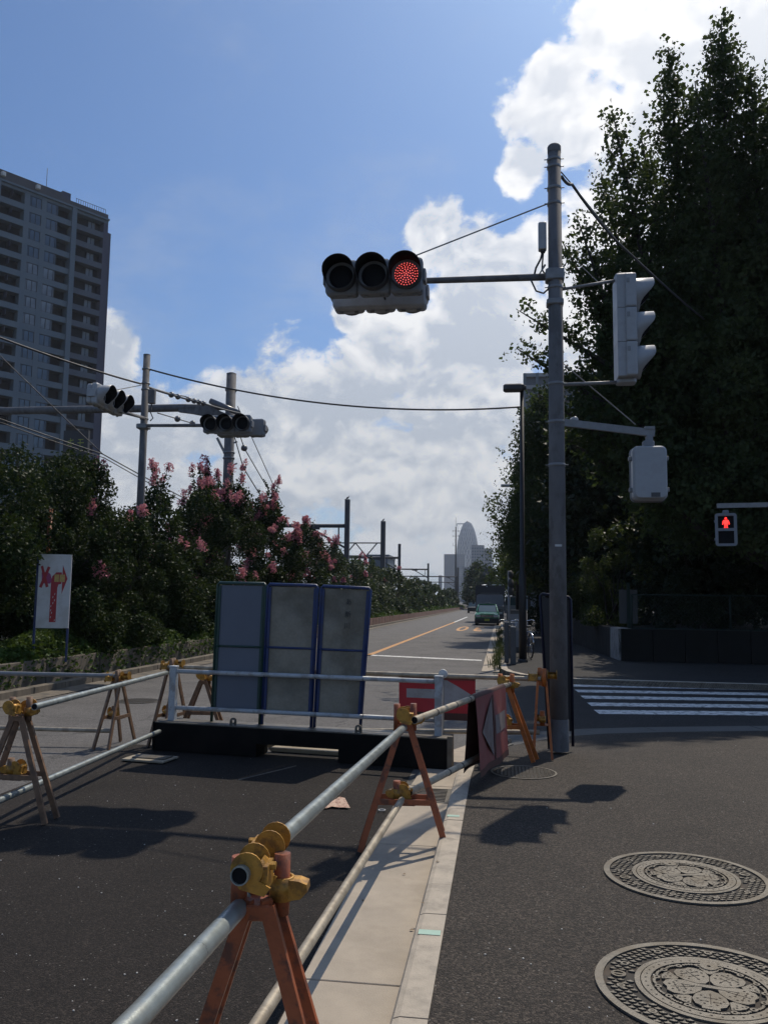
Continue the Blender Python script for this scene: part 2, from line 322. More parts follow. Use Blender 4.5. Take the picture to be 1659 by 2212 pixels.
# ---------------------------------------------------------------- mesh builder
class MB:
    def __init__(s): s.v = []; s.f = []; s.sm = []
    def add(s, vs, fs, smooth=False):
        o = len(s.v); s.v += [tuple(v) for v in vs]; s.f += [tuple(i + o for i in f) for f in fs]; s.sm += [smooth] * len(fs)
        return s
    def box(s, c, size, rot=None):
        c = Vector(c); hx, hy, hz = size[0] / 2, size[1] / 2, size[2] / 2
        R = rot or Matrix.Identity(3)
        vs = [c + R @ Vector((x * hx, y * hy, z * hz)) for z in (-1, 1) for y in (-1, 1) for x in (-1, 1)]
        return s.add(vs, [(0, 2, 3, 1), (4, 5, 7, 6), (0, 1, 5, 4), (2, 6, 7, 3), (0, 4, 6, 2), (1, 3, 7, 5)])
    def bx(s, x0, x1, y0, y1, z0, z1): return s.box(((x0 + x1) / 2, (y0 + y1) / 2, (z0 + z1) / 2), (abs(x1 - x0), abs(y1 - y0), abs(z1 - z0)))
    def rbox(s, c, size, bev, rot=None, seg=2, axis=2):
        """box with rounded vertical edges along `axis` and a small chamfer on both faces"""
        c = Vector(c); R = rot or Matrix.Identity(3)
        ax = [(1, 2, 0), (0, 2, 1), (0, 1, 2)][axis]
        a, b, h = size[ax[0]] / 2, size[ax[1]] / 2, size[ax[2]] / 2
        pts = []
        for qx, qy, st in ((1, 1, 0), (-1, 1, 1), (-1, -1, 2), (1, -1, 3)):
            for i in range(seg + 2):
                t = (st + i / (seg + 1)) * PI / 2
                pts.append((qx * (a - bev) + bev * math.cos(t), qy * (b - bev) + bev * math.sin(t)))
        ch = min(bev * 0.4, h * 0.4); n = len(pts)
        rings = [(-h, 1 - ch / max(a, 1e-6), 1 - ch / max(b, 1e-6)), (-h + ch, 1, 1), (h - ch, 1, 1), (h, 1 - ch / max(a, 1e-6), 1 - ch / max(b, 1e-6))]
        vs = []
        for (z, sx, sy) in rings:
            for (x, y) in pts:
                p = [0, 0, 0]; p[ax[0]] = x * sx; p[ax[1]] = y * sy; p[ax[2]] = z
                vs.append(c + R @ Vector(p))
        fs = []
        for k in range(3):
            for i in range(n):
                j = (i + 1) % n; fs.append((k * n + i, k * n + j, (k + 1) * n + j, (k + 1) * n + i))
        fs.append(tuple(range(n))[::-1]); fs.append(tuple(range(3 * n, 4 * n)))
        if axis == 1: fs = [f[::-1] for f in fs]
        return s.add(vs, fs)
    def bar(s, p0, p1, w, h=None, up=(0, 0, 1)):
        p0, p1 = Vector(p0), Vector(p1); h = h or w; d = p1 - p0; L = d.length; d.normalize()
        u = Vector(up)
        if abs(d.dot(u)) > 0.95: u = Vector((1, 0, 0))
        x = d.cross(u).normalized(); z = x.cross(d).normalized()
        R = Matrix((x, d, z)).transposed()
        return s.box((p0 + p1) / 2, (w, L, h), R)
    def tube(s, p0, p1, r0, r1=None, n=10, caps=True):
        return s.path([p0, p1], [r0, r1 if r1 is not None else r0], n, caps)
    def path(s, pts, rad, n=8, caps=True):
        pts = [Vector(p) for p in pts]
        if not isinstance(rad, (list, tuple)): rad = [rad] * len(pts)
        vs = []; prev = None
        for i, p in enumerate(pts):
            d = (pts[min(i + 1, len(pts) - 1)] - pts[max(i - 1, 0)]).normalized()
            if prev is None:
                u = Vector((0, 0, 1)) if abs(d.z) < 0.9 else Vector((1, 0, 0))
                x = d.cross(u).normalized()
            else: x = (prev - d * prev.dot(d)).normalized()
            prev = x; y = d.cross(x)
            for k in range(n):
                a = 2 * PI * k / n; vs.append(p + (x * math.cos(a) + y * math.sin(a)) * rad[i])
        fs = []
        for i in range(len(pts) - 1):
            for k in range(n):
                j = (k + 1) % n; fs.append((i * n + k, i * n + j, (i + 1) * n + j, (i + 1) * n + k))
        s.add(vs, fs, True)
        if caps:
            o = len(s.v) - len(vs)
            s.f.append(tuple(o + k for k in range(n))[::-1]); s.sm.append(False)
            s.f.append(tuple(o + (len(pts) - 1) * n + k for k in range(n))); s.sm.append(False)
        return s
    def lathe(s, c, prof, n=16, axis=(0, 0, 1), smooth=True):
        c = Vector(c); a = Vector(axis).normalized(); u = Vector((1, 0, 0)) if abs(a.x) < 0.9 else Vector((0, 1, 0))
        x = a.cross(u).normalized(); y = a.cross(x)
        vs = [c + a * h + (x * math.cos(2 * PI * k / n) + y * math.sin(2 * PI * k / n)) * max(r, 1e-5) for (r, h) in prof for k in range(n)]
        fs = [(i * n + k, i * n + (k + 1) % n, (i + 1) * n + (k + 1) % n, (i + 1) * n + k) for i in range(len(prof) - 1) for k in range(n)]
        return s.add(vs, fs, smooth)
    def prism(s, pts, thick, O=(0, 0, 0), X=(1, 0, 0), Y=(0, 0, 1)):
        """2-D outline pts in the plane (X, Y) at O, given thickness along X x Y (towards -N and +N)"""
        O, X, Y = Vector(O), Vector(X).normalized(), Vector(Y).normalized(); N = X.cross(Y).normalized(); n = len(pts)
        vs = [O + X * p[0] + Y * p[1] - N * thick / 2 for p in pts] + [O + X * p[0] + Y * p[1] + N * thick / 2 for p in pts]
        fs = [tuple(range(n))[::-1], tuple(range(n, 2 * n))] + [(i, (i + 1) % n, n + (i + 1) % n, n + i) for i in range(n)]
        return s.add(vs, fs)
    def build(s, name, m, parent=None, kind=None, origin=None, loc_child=None):
        me = bpy.data.meshes.new(name)
        o = Vector(origin) if origin is not None else (Vector(parent['_o']) if parent is not None and '_o' in parent else Vector((0, 0, 0)))
        vs = [(v[0] - o[0], v[1] - o[1], v[2] - o[2]) for v in s.v]
        me.from_pydata(vs, [], s.f); me.polygons.foreach_set('use_smooth', s.sm); me.update()
        me.materials.append(m)
        ob = bpy.data.objects.new(name, me); COL.objects.link(ob)
        if parent is not None: ob.parent = parent
        else: ob.location = o
        if parent is not None and '_o' in parent: ob['_o'] = tuple(parent['_o'])
        if kind: ob['kind'] = kind
        return ob

def thing(name, label, cat, loc=(0, 0, 0), rz=0.0, group=None, world=False):
    """Empty at a thing's base. world=True: its parts are given in world coordinates."""
    o = bpy.data.objects.new(name, None); COL.objects.link(o); o.empty_display_size = 0.2
    o.location = loc; o.rotation_euler = (0, 0, rz); o['label'] = label; o['category'] = cat
    if group: o['group'] = group
    if world: o['_o'] = tuple(loc)
    return o
def tag(o, label, cat, group=None, kind=None):
    o['label'] = label; o['category'] = cat
    if group: o['group'] = group
    if kind: o['kind'] = kind
    return o
def copy_thing(src, name=None):
    def rec(o, par):
        c = o.copy(); COL.objects.link(c)
        if par is not None: c.parent = par
        for ch in kids.get(o.name, []): rec(ch, c)
        return c
    kids = {}
    for ob in list(COL.objects):
        if ob.parent is not None: kids.setdefault(ob.parent.name, []).append(ob)
    return rec(src, None)
def npmesh(name, V, F, m, parent=None, rnd=None, loc=(0, 0, 0)):
    me = bpy.data.meshes.new(name); nv, nf, k = len(V), len(F), F.shape[1]
    me.vertices.add(nv); me.vertices.foreach_set('co', V.astype(np.float32).ravel())
    me.loops.add(nf * k); me.loops.foreach_set('vertex_index', F.astype(np.int32).ravel())
    me.polygons.add(nf); me.polygons.foreach_set('loop_start', np.arange(0, nf * k, k, dtype=np.int32)); me.polygons.foreach_set('loop_total', np.full(nf, k, np.int32))
    if rnd is not None:
        a = me.attributes.new('rnd', 'FLOAT', 'POINT'); a.data.foreach_set('value', rnd.astype(np.float32))
    me.update(calc_edges=True); me.materials.append(m)
    o = bpy.data.objects.new(name, me); COL.objects.link(o)
    if parent is not None: o.parent = parent
    o.location = loc
    return o
def leafcloud(C, size, var=0.4, flat=0.0, aspect=0.6):
    """one rhombic leaf, slightly folded, round every centre"""
    n = len(C); a = rng.normal(size=(n, 3)); a[:, 2] *= (1 - flat); a /= np.linalg.norm(a, axis=1)[:, None]
    b = rng.normal(size=(n, 3)); b -= a * (a * b).sum(1)[:, None]; b /= np.linalg.norm(b, axis=1)[:, None]
    L = size * (1 + var * (rng.random(n) * 2 - 1)); nn = np.cross(a, b)
    a = a * (L / 2)[:, None]; b = b * (L * aspect / 2)[:, None]; up = nn * (L * 0.12)[:, None]
    V = np.stack([C - a, C - b * 1.0 + up, C + a, C + b + up], 1).reshape(-1, 3)
    i = np.arange(n)[:, None] * 4
    F = np.concatenate([i + np.array([[0, 1, 2]]), i + np.array([[0, 2, 3]])])
    r = np.repeat(rng.random(n), 4)
    return V, F, r
# ================================================================ GROUND AND ROADS
RZ = -0.10           # road level; the pavement is 0
def sheet(name, pts, z, m, thick=None, label=None, kind='structure'):
    """flat polygon (drawn in order), optionally with an edge skirt down to z - thick"""
    mb = MB(); n = len(pts)
    mb.add([(p[0], p[1], z) for p in pts], [tuple(range(n))])
    if thick:
        mb.add([(p[0], p[1], z) for p in pts] + [(p[0], p[1], z - thick) for p in pts], [(i, n + i, n + (i + 1) % n, (i + 1) % n) for i in range(n)])
    o = mb.build(name, m, None, kind)
    bm = bmesh.new(); bm.from_mesh(o.data); bmesh.ops.recalc_face_normals(bm, faces=bm.faces)
    bmesh.ops.triangulate(bm, faces=[f for f in bm.faces if len(f.verts) > 4])
    for f in bm.faces:
        if f.normal.z < -0.5: f.normal_flip()
    bm.to_mesh(o.data); bm.free()
    if label: o['label'] = label
    return o
sheet('ground', [(-4000, -60), (4000, -60), (4000, 4500), (-4000, 4500)], -0.125, M['ground'])
sheet('road', [(-7.75, -12), (60, -12), (60, 17.0), (1.2, 17.0), (-0.2, 19.2), (-0.2, 400), (-8.3, 400), (-7.75, 100)], -0.112, M['asph_old'])
sheet('road_new_patch', [(-4.05, -8), (-0.80, -8), (-0.84, 8.2), (-1.7, 8.6), (-4.05, 8.9)], -0.107, M['asph_new'])
# kerb line of the near pavement: straight, then curving right at the side street
KC = [(-0.262, 7.0), (-0.262, 7.4), (-0.245, 7.9), (-0.18, 8.45), (-0.05, 9.0), (0.13, 9.45), (0.38, 9.9), (0.75, 10.3), (1.25, 10.62), (2.0, 10.92), (3.4, 11.35), (6.0, 11.95), (14, 13.2), (40, 17)]
# keep the side street clear on the far right by bending the kerb back
KC = KC[:-2] + [(12, 12.6), (50, 13.5)]
def band(pts, w, side=1):
    out = []
    for i, p in enumerate(pts):
        a = Vector(pts[max(i - 1, 0)]); b = Vector(pts[min(i + 1, len(pts) - 1)]); d = (b - a).normalized()
        out.append((p[0] - d.y * w * side, p[1] + d.x * w * side))
    return out
def kz(i):            # the kerb drops towards the crossing
    return -0.082 * min(1, max(0, (i - 2) / 4.0))
KI = band(KC, -1.6)
KI = [(KC[i][0], KC[i][1]) if i < 3 else (max(KI[i][0], -0.2), KI[i][1]) for i in range(len(KC))]
pb_ = MB(); nk = len(KC); vs = [(p[0], p[1], kz(i)) for i, p in enumerate(KC)] + [(p[0], p[1], 0.0 if i > 2 else kz(i)) for i, p in enumerate(KI)] + [(p[0], p[1], -0.13) for p in KC]
pb_.add(vs, [(nk + i, nk + i + 1, i + 1, i) for i in range(3, nk - 1)] + [(i, i + 1, 2 * nk + i + 1, 2 * nk + i) for i in range(nk - 1)] + [(3, 2, nk + 3)])
i0 = len(pb_.v); pl_ = [(-0.262, -6)] + KI + [(50, -6)]
pb_.add([(p[0], p[1], 0.0) for p in pl_], [tuple(range(len(pl_)))])
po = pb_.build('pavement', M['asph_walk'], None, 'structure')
bm = bmesh.new(); bm.from_mesh(po.data); bmesh.ops.triangulate(bm, faces=bm.faces[:])
for f in bm.faces:
    if f.normal.z < -0.01: f.normal_flip()
bm.to_mesh(po.data); bm.free()
sheet('side_road', [(0.35, 5), (60, 5), (60, 17.0), (1.2, 17.0), (0.1, 18.6), (0.1, 14.0)], -0.1105, M['asph_shade'])  # dark overlay on the road, tree shade painted into its asphalt
# gutter (slabs) and kerb stones, near side
gut = thing('gutter', 'pale concrete gutter slabs beside the near kerb', 'gutter', (-0.6, 3, RZ), world=True)
gut['kind'] = 'structure'; del gut['category']
ys = [-3.2, -1.2, 0.65, 2.1, 3.62, 5.62, 7.4]
for a, b in zip(ys[:-1], ys[1:]):
    MB().rbox((-0.62, (a + b) / 2, RZ - 0.03 + random.uniform(-.001, .001)), (0.44, b - a - 0.008, 0.07), 0.008).build('slab', M['concrete'], gut)
outer = band(KC[1:], 0.14); outer2 = band(KC[1:], 0.52)
for i in range(len(KC) - 2):
    q = [outer2[i], outer2[i + 1], outer[i + 1], outer[i]]
    q = [Vector((p[0], p[1])) for p in q]; c = sum(q, Vector((0, 0))) / 4
    q = [c + (p - c) * 0.992 for p in q]
    zt = RZ + 0.004
    mb = MB(); mb.add([(p.x, p.y, zt) for p in q] + [(p.x, p.y, zt - 0.05) for p in q], [(0, 1, 2, 3), (4, 7, 6, 5), (0, 4, 5, 1), (1, 5, 6, 2), (2, 6, 7, 3), (3, 7, 4, 0)])
    mb.build('slab', M['concrete' if i < 4 else 'concrete_shade'], gut)  # slabs round the corner take the concrete with shade in its colour
kerb = thing('kerb', 'pale concrete kerb stones along the near pavement edge', 'kerb', (-0.33, 3, 0), world=True)
kerb['kind'] = 'structure'; del kerb['category']
ks = [-3.0, -2.4, -1.8, -1.2, -0.6, 0.0, 0.6, 1.2, 1.8, 2.4, 3.16, 4.17, 4.60, 5.46, 5.92, 6.5, 7.0]
def kerbstone(p0, p1, q0, q1, z=0.002):
    """p = pavement side, q = gutter side; the gutter side top edge is rounded"""
    mb = MB(); P0, P1, Q0, Q1 = [Vector((a[0], a[1], 0)) for a in (p0, p1, q0, q1)]
    prof = [(0, -0.12), (0, z), (0.75, z), (0.92, z - 0.008), (1.0, z - 0.028), (1.0, -0.13)]
    vs = []
    for (P_, Q_) in ((P0, Q0), (P1, Q1)):
        for (t, h) in prof: v = P_.lerp(Q_, t); vs.append((v.x, v.y, h))
    n = len(prof)
    mb.add(vs, [(i, i + 1, n + i + 1, n + i) for i in range(n - 1)] + [tuple(range(n))[::-1], tuple(range(n, 2 * n))])
    return mb
for a, b in zip(ks[:-1], ks[1:]):
    e = random.uniform(-0.002, 0.002)
    kerbstone((-0.264, a + .003), (-0.264, b - .003), (-0.402 + e, a + .003), (-0.402 + e, b - .003), 0.003 + e).build('kerb_stone', M['kerbstone'], kerb)
inner = band(KC, -0.0); outk = band(KC, 0.14)
for i in range(len(KC) - 2):
    kerbstone((inner[i][0], inner[i][1] + .002), (inner[i + 1][0], inner[i + 1][1] - .002), (outk[i][0], outk[i][1] + .002), (outk[i + 1][0], outk[i + 1][1] - .002), 0.003 + (kz(i) + kz(i + 1)) / 2).build('kerb_stone', M['kerbstone' if i < 3 else 'concrete_shade'], kerb)
MB().box((-0.325, 3.94, 0.0055), (0.10, 0.055, 0.001)).build('tape_strip', M['tape'], kerb)
MB().box((-0.335, 6.02, 0.0065), (0.085, 0.05, 0.001)).build('tape_strip', M['tape'], kerb)
# drain grate in the gutter
g = thing('drain_grate', 'black iron drain grate in the gutter under the second rail', 'drain grate', (-0.60, 7.05, RZ), world=True)
MB().rbox((-0.60, 7.05, RZ + 0.0065), (0.36, 0.50, 0.006), 0.01).build('frame', M['iron'], g)
for k in range(9): MB().box((-0.60, 6.85 + k * 0.05, RZ + 0.013), (0.30, 0.018, 0.008)).build('bar', M['iron'], g)
# far corner pavement, its kerb and gutter
far_in = [(-0.03, 400), (-0.03, 20.3), (0.0, 19.3), (0.12, 18.6), (0.4, 17.9), (0.9, 17.4), (1.6, 17.15), (4, 17.0), (14, 16.8), (50, 16.2)]
sheet('far_pavement', [(p[0], p[1]) for p in far_in] + [(50, 60), (8, 400)], -0.005, M['asph_shade'], 0.12)  # tree shade painted into the pavement colour
sheet('far_kerb', far_in[:] + band(far_in, 0.15, 1)[::-1], 0.003, M['kerbstone'], 0.125)
fg = thing('far_gutter', 'pale concrete gutter along the far pavement', 'gutter', (-0.25, 25, RZ), world=True)
fg['kind'] = 'structure'; del fg['category']
yy = 19.6
while yy < 60:
    MB().rbox((-0.245, yy + 1.0, RZ - 0.018), (0.42, 1.985, 0.05), 0.01).build('slab', M['concrete'], fg); yy += 2.0
sheet('far_gutter_strip', [(-0.455, 61.6), (-0.035, 61.6), (-0.035, 400), (-0.455, 400)], RZ + 0.002, M['concrete'])
# left kerb, gutter and low retaining wall of the planter
sheet('left_gutter', [(-7.62, -12), (-7.15, -12), (-7.25, 100), (-7.7, 400), (-8.2, 400), (-7.7, 100)], RZ + 0.001, M['wallc'])
lk = thing('left_kerb', 'dirty concrete kerb stones along the left road edge', 'kerb', (-7.7, 10, RZ), world=True)
lk['kind'] = 'structure'; del lk['category']
yy = 4.0
while yy < 60:
    L = 1.0; MB().rbox((-7.72, yy + L / 2, RZ + 0.03), (0.17, L - 0.012, 0.16), 0.02).build('kerb_stone', M['wallc'], lk); yy += L
sheet('left_kerb_strip', [(-8.2, 60), (-7.64, 60), (-7.64, 100), (-8.14, 400), (-8.5, 400)], RZ + 0.1, M['wallc'], 0.1)
rw = thing('retaining_wall', 'low stained concrete retaining wall holding the left planter', 'wall', (-8.1, 20, RZ), world=True)
yy = 2.0
while yy < 40:
    MB().rbox((-8.12, yy + 1.0, 0.14), (0.22, 1.97, 0.5), 0.015).build('wall_panel', M['wallc'], rw); yy += 2.0
sheet('planter', [(-8.2, -10), (-8.2, 100), (-8.6, 400), (-40, 400), (-40, -10)], 0.34, M['soil'], 0.4)
# low reddish fence further along the left verge, pale slats nearest
lf = thing('low_fence', 'low reddish brown fence with pale slanted slats beyond the barrier', 'fence', (-7.95, 50, RZ), world=True)
yy = 41.0; k = 0
while yy < 180:
    L = 1.3 if yy < 75 else 4
    x = -7.9 - max(0, yy - 100) * 0.0017
    MB().box((x, yy + L / 2, 0.17), (0.07, L - 0.1, 0.50), None).build('board', M['rednar'], lf)
    yy += L
for k in range(7):
    y0 = 41.5 + k * 1.25
    MB().bar((-7.83, y0, -0.05), (-7.83, y0 - 0.45, 0.52), 0.04, 0.10, up=(1, 0, 0)).build('slat', M['signw'], lf)

# ---------------------------------------------------------------- painted markings
mk = MB()
def quad_pts(px4, z): return [gnd(px, py, z) for (px, py) in px4]
ZM = RZ - 0.008
xw = thing('crosswalk', 'white zebra crossing stripes across the side street', 'crosswalk', (3, 14, ZM), world=True)
xw['kind'] = 'structure'; del xw['category']
tops = [(1475.5, 1490.5), (1485.5, 1499.5), (1497.5, 1509.5), (1513, 1522), (1534, 1538.5)]
SX0 = 1.28
ys0 = [11.98, 12.90, 13.85, 14.85, 15.85, 16.75]
for i, y0 in enumerate([12.72, 13.66, 14.66, 15.68, 16.70, 17.62]):
    sl = 0.16 - i * 0.02
    w = 0.45 if i < 5 else 0.34
    a = (1.42 - i * 0.012, y0); L = 9.5
    mb = MB(); mb.add([(a[0], a[1], ZM), (a[0] + L, a[1] + sl * L, ZM), (a[0] + L, a[1] + sl * L + w, ZM), (a[0] - 0.03, a[1] + w, ZM)], [(0, 1, 2, 3)])
    mb.build('stripe', M['linew'], xw)
def marking(name, pts, m, z=ZM):
    mb = MB(); mb.add([(p[0], p[1], z) for p in pts], [tuple(range(len(pts)))]); return mb.build(name, m, None, 'structure')
s0, s1 = gnd(700, 1411, RZ), gnd(1040, 1427, RZ)
dd = (s1 - s0).normalized(); s0 = s1 - dd * 3.75
marking('stop_line', [s0, s1, s1 + Vector((0, .42, 0)), s0 + Vector((0, .42, 0))], M['linew'])
marking('centre_line', [(-3.98, 24.4), (-3.80, 24.4), (-3.55, 66), (-3.73, 66)], M['lineo'])
marking('centre_line_end', [(-3.73, 66), (-3.55, 66), (-3.50, 90), (-3.68, 90)], M['linew'])
# "30" painted for the oncoming traffic, so upside down from here
cu = bpy.data.curves.new('thirty', 'FONT'); cu.body = '30'; cu.size = 1.5; cu.resolution_u = 3; cu.offset = 0.02; cu.space_character = 1.35
tmp = bpy.data.objects.new('tmp', cu); COL.objects.link(tmp)
def textmesh(o):
    dg = bpy.context.evaluated_depsgraph_get(); return bpy.data.meshes.new_from_object(o.evaluated_get(dg))
me = textmesh(tmp); bpy.data.objects.remove(tmp)
a, b = gnd(1030, 1357, RZ), gnd(1072, 1347, RZ)
xs = [v.co.x for v in me.vertices]; zs = [v.co.y for v in me.vertices]
w0, w1_, h0, h1 = min(xs), max(xs), min(zs), max(zs)
X0, X1, Y0, Y1 = -2.62, -0.72 - 0.35, 46.5, 55.0
for v in me.vertices:
    v.co = Vector((X1 - (v.co.x - w0) / (w1_ - w0) * (X1 - X0), Y1 - (v.co.y - h0) / (h1 - h0) * (Y1 - Y0), ZM))
me.materials.append(M['lineo']); o = bpy.data.objects.new('speed_marking', me); COL.objects.link(o); o['kind'] = 'structure'
# seam lines in the asphalt
marking('asphalt_seam', [gnd(515, 1682, RZ), gnd(640, 1652, RZ), gnd(641, 1653.5, RZ), gnd(516, 1684, RZ)], M['wallc'], ZM + 0.002)

# ================================================================ MANHOLES
def disc_mb(mb, x, y, z, r, n=8, h=0.004, sx=1, sy=1, rot=0):
    pts = [(x + math.cos(2 * PI * k / n + rot) * r * sx, y + math.sin(2 * PI * k / n + rot) * r * sy) for k in range(n)]
    mb.add([(p[0], p[1], z) for p in pts] + [(p[0] * 1, p[1], z - h) for p in pts], [tuple(range(n))] + [((i + 1) % n, i, n + i, n + (i + 1) % n) for i in range(n)])
def ring_mb(mb, r0, r1, z, h=0.005, n=64, cx=0, cy=0):
    vs = []
    for rr, zz in ((r0, z - h), (r0, z), (r1, z), (r1, z - h)):
        vs += [(cx + rr * math.cos(2 * PI * k / n), cy + rr * math.sin(2 * PI * k / n), zz) for k in range(n)]
    mb.add(vs, [(j * n + k, (j + 1) * n + k, (j + 1) * n + (k + 1) % n, j * n + (k + 1) % n) for j in range(3) for k in range(n)])
def flatfix(o):
    bm = bmesh.new(); bm.from_mesh(o.data); bmesh.ops.recalc_face_normals(bm, faces=bm.faces); bm.to_mesh(o.data); bm.free()
def big_manhole(loc, rz, label):
    t = thing('manhole_cover', label, 'manhole cover', loc, rz, 'large patterned manhole covers')
    b = MB(); disc_mb(b, 0, 0, 0.003, 0.44, 64, 0.004); b.build('base', M['iron_lo'], t)
    b = MB(); ring_mb(b, 0.405, 0.437, 0.011, 0.008); ring_mb(b, 0.262, 0.283, 0.011, 0.008); b.build('outer_frame', M['iron'], t)
    # raised scales between outer and inner ring, in staggered rows
    b = MB()
    for i in range(-17, 18):
        for j in range(-24, 25):
            x = (j + (i % 2) * 0.5) * 0.037; y = i * 0.0245; r = math.hypot(x, y)
            if 0.298 < r < 0.392 and not (abs(abs(x) - 0.345) < 0.055 and abs(y) < 0.03):
                pts = [(-0.015, -0.004), (-0.009, -0.0085), (0, -0.010), (0.009, -0.0085), (0.015, -0.004), (0.005, 0.001), (0, 0.007), (-0.005, 0.001)]
                n = 8; b.add([(x + p[0], y + p[1], 0.010) for p in pts] + [(x + p[0], y + p[1], 0.003) for p in pts], [tuple(range(n))] + [((q + 1) % n, q, n + q, n + (q + 1) % n) for q in range(n)])
    for k in range(10):
        a = 2 * PI * (k + .5) / 10; ring_mb(b, 0.009, 0.017, 0.0115, 0.008, 12, 0.345 * math.cos(a), 0.345 * math.sin(a))
    o = b.build('scale_pattern', M['iron'], t); flatfix(o); o['kind'] = 'stuff'
    for s in (-1, 1):
        b = MB(); ring_mb(b, 0.020, 0.030, 0.011, 0.008, 16, s * 0.345, 0)
        b.bx(s * 0.345 - 0.0205, s * 0.345 + 0.0205, -0.006, 0.006, 0.003, 0.010); b.build('grip_slot', M['iron'], t)
    b = MB(); ring_mb(b, 0.222, 0.258, 0.012, 0.009)
    o = b.build('inner_ring', M['iron'], t)
    b = MB()
    for k in range(40):
        a = 2 * PI * k / 40; disc_mb(b, 0.240 * math.cos(a), 0.240 * math.sin(a), 0.0128, 0.0045, 6, 0.0006)
    b.build('ring_hole', M['iron_lo'], t)['kind'] = 'stuff'
    # garland of small rings linked by scallops
    b = MB()
    for k in range(15):
        a = 2 * PI * k / 15 + .1; ring_mb(b, 0.006, 0.014, 0.012, 0.009, 10, 0.200 * math.cos(a), 0.200 * math.sin(a))
        for u in range(5):
            a0 = a + 2 * PI / 15 * (0.15 + u * 0.14); rr = 0.200 + 0.008 * math.sin(PI * (0.15 + u * .14) / .86); disc_mb(b, rr * math.cos(a0), rr * math.sin(a0), 0.0115, 0.0068, 6, 0.008)
    o = b.build('garland', M['iron'], t); flatfix(o); o['kind'] = 'stuff'
    # five petals with drilled dots, sepals between them
    holes = MB()
    for k in range(5):
        a = 2 * PI * k / 5 - PI / 2; ca, sa = math.cos(a), math.sin(a)
        def R2(x, y): return (x * ca - y * sa, x * sa + y * ca)
        prof = [(0.030, 0.0), (0.045, 0.030), (0.080, 0.056), (0.120, 0.066), (0.155, 0.055), (0.174, 0.028), (0.166, 0.0), (0.174, -0.028), (0.155, -0.055), (0.120, -0.066), (0.080, -0.056), (0.045, -0.030)]
        pts = [R2(*p) for p in prof]; n = len(pts); b = MB()
        b.add([(p[0], p[1], 0.0125) for p in pts] + [(p[0], p[1], 0.003) for p in pts], [tuple(range(n))] + [((q + 1) % n, q, n + q, n + (q + 1) % n) for q in range(n)])
        o = b.build('petal', M['iron'], t); flatfix(o)
        for (x, y) in [(0.07, 0.0), (0.10, 0.02), (0.10, -0.02), (0.10, 0), (0.13, 0.035), (0.13, -0.035), (0.13, 0.012), (0.13, -0.012), (0.15, 0.022), (0.15, -0.022), (0.085, 0.034), (0.085, -0.034), (0.115, 0.047), (0.115, -0.047)]:
            p = R2(x, y); disc_mb(holes, p[0], p[1], 0.0132, 0.0052, 6, 0.0006)
        for (x0, y0_, x1, y1_) in [(0.06, 0, 0.15, 0), (0.10, 0.02, 0.10, -0.02), (0.13, 0.035, 0.13, 0.012), (0.13, -0.035, 0.13, -0.012)]:
            p, q = R2(x0, y0_), R2(x1, y1_); holes.bar((p[0], p[1], 0.0130), (q[0], q[1], 0.0130), 0.0026, 0.0008)
        a2 = a + PI / 5; c2, s2 = math.cos(a2), math.sin(a2)
        sep_ = [(0.125, -0.008), (0.175, -0.040), (0.186, -0.015), (0.186, 0.015), (0.175, 0.040), (0.125, 0.008)]
        pts = [(x * c2 - y * s2, x * s2 + y * c2) for (x, y) in sep_]; n = 6; b = MB()
        b.add([(p[0], p[1], 0.0115) for p in pts] + [(p[0], p[1], 0.003) for p in pts], [tuple(range(n))] + [((q + 1) % n, q, n + q, n + (q + 1) % n) for q in range(n)])
        o = b.build('sepal', M['iron'], t); flatfix(o)
        for (x, y) in [(0.155, 0), (0.17, 0.012), (0.17, -0.012), (0.172, 0.027), (0.172, -0.027)]:
            disc_mb(holes, x * c2 - y * s2, x * s2 + y * c2, 0.0122, 0.0045, 6, 0.0006)
    holes.build('petal_hole', M['iron_lo'], t)['kind'] = 'stuff'
    b = MB(); b.bx(-0.10, 0.10, -0.012, 0.012, 0.003, 0.0140); b.build('centre_bar', M['iron'], t)
    b = MB(); ring_mb(b, 0.008, 0.036, 0.015, 0.010, 20, 0.0, 0.195); b.build('lock', M['iron'], t)
    b = MB(); b.bx(-0.032, 0.032, -0.196, -0.176, 0.003, 0.0150); b.build('code_plate', M['iron'], t)
    return t
big_manhole((0.805, 3.57, 0.0), math.radians(-12), 'large worn iron manhole cover with petal pattern nearest the bottom right corner')
big_manhole((1.005, 4.96, 0.0), math.radians(14), 'large worn iron manhole cover with petal pattern behind the nearest one')
def small_manhole(c, r, label, z, name='manhole_cover'):
    t = thing(name, label, 'manhole cover', (c[0], c[1], z))
    b = MB(); disc_mb(b, 0, 0, 0.003, r, 40, 0.004); b.build('base', M['iron_lo'] if z < 0 else M['asph_walk'], t)
    b = MB(); ring_mb(b, r * 0.94, r, 0.007, 0.006, 40); b.build('rim', M['iron'], t)
    b = MB()
    for i in range(-8, 9):
        for j in range(-8, 9):
            x, y = i * r / 9, j * r / 9
            if math.hypot(x, y) < r * 0.85: b.bx(x - r / 30, x + r / 30, y - r / 50, y + r / 50, 0.002, 0.0065)
    b.build('stud_pattern', M['iron'], t)['kind'] = 'stuff'
    return t
p = gnd(1131, 1669, 0); small_manhole((p.x, p.y), 0.29, 'flush manhole cover in the asphalt under the pole shadow', 0.0)
p = gnd(300, 1513, RZ); small_manhole((p.x, p.y), 0.33, 'dark manhole cover in the grey road left of the barrier', RZ - 0.011)

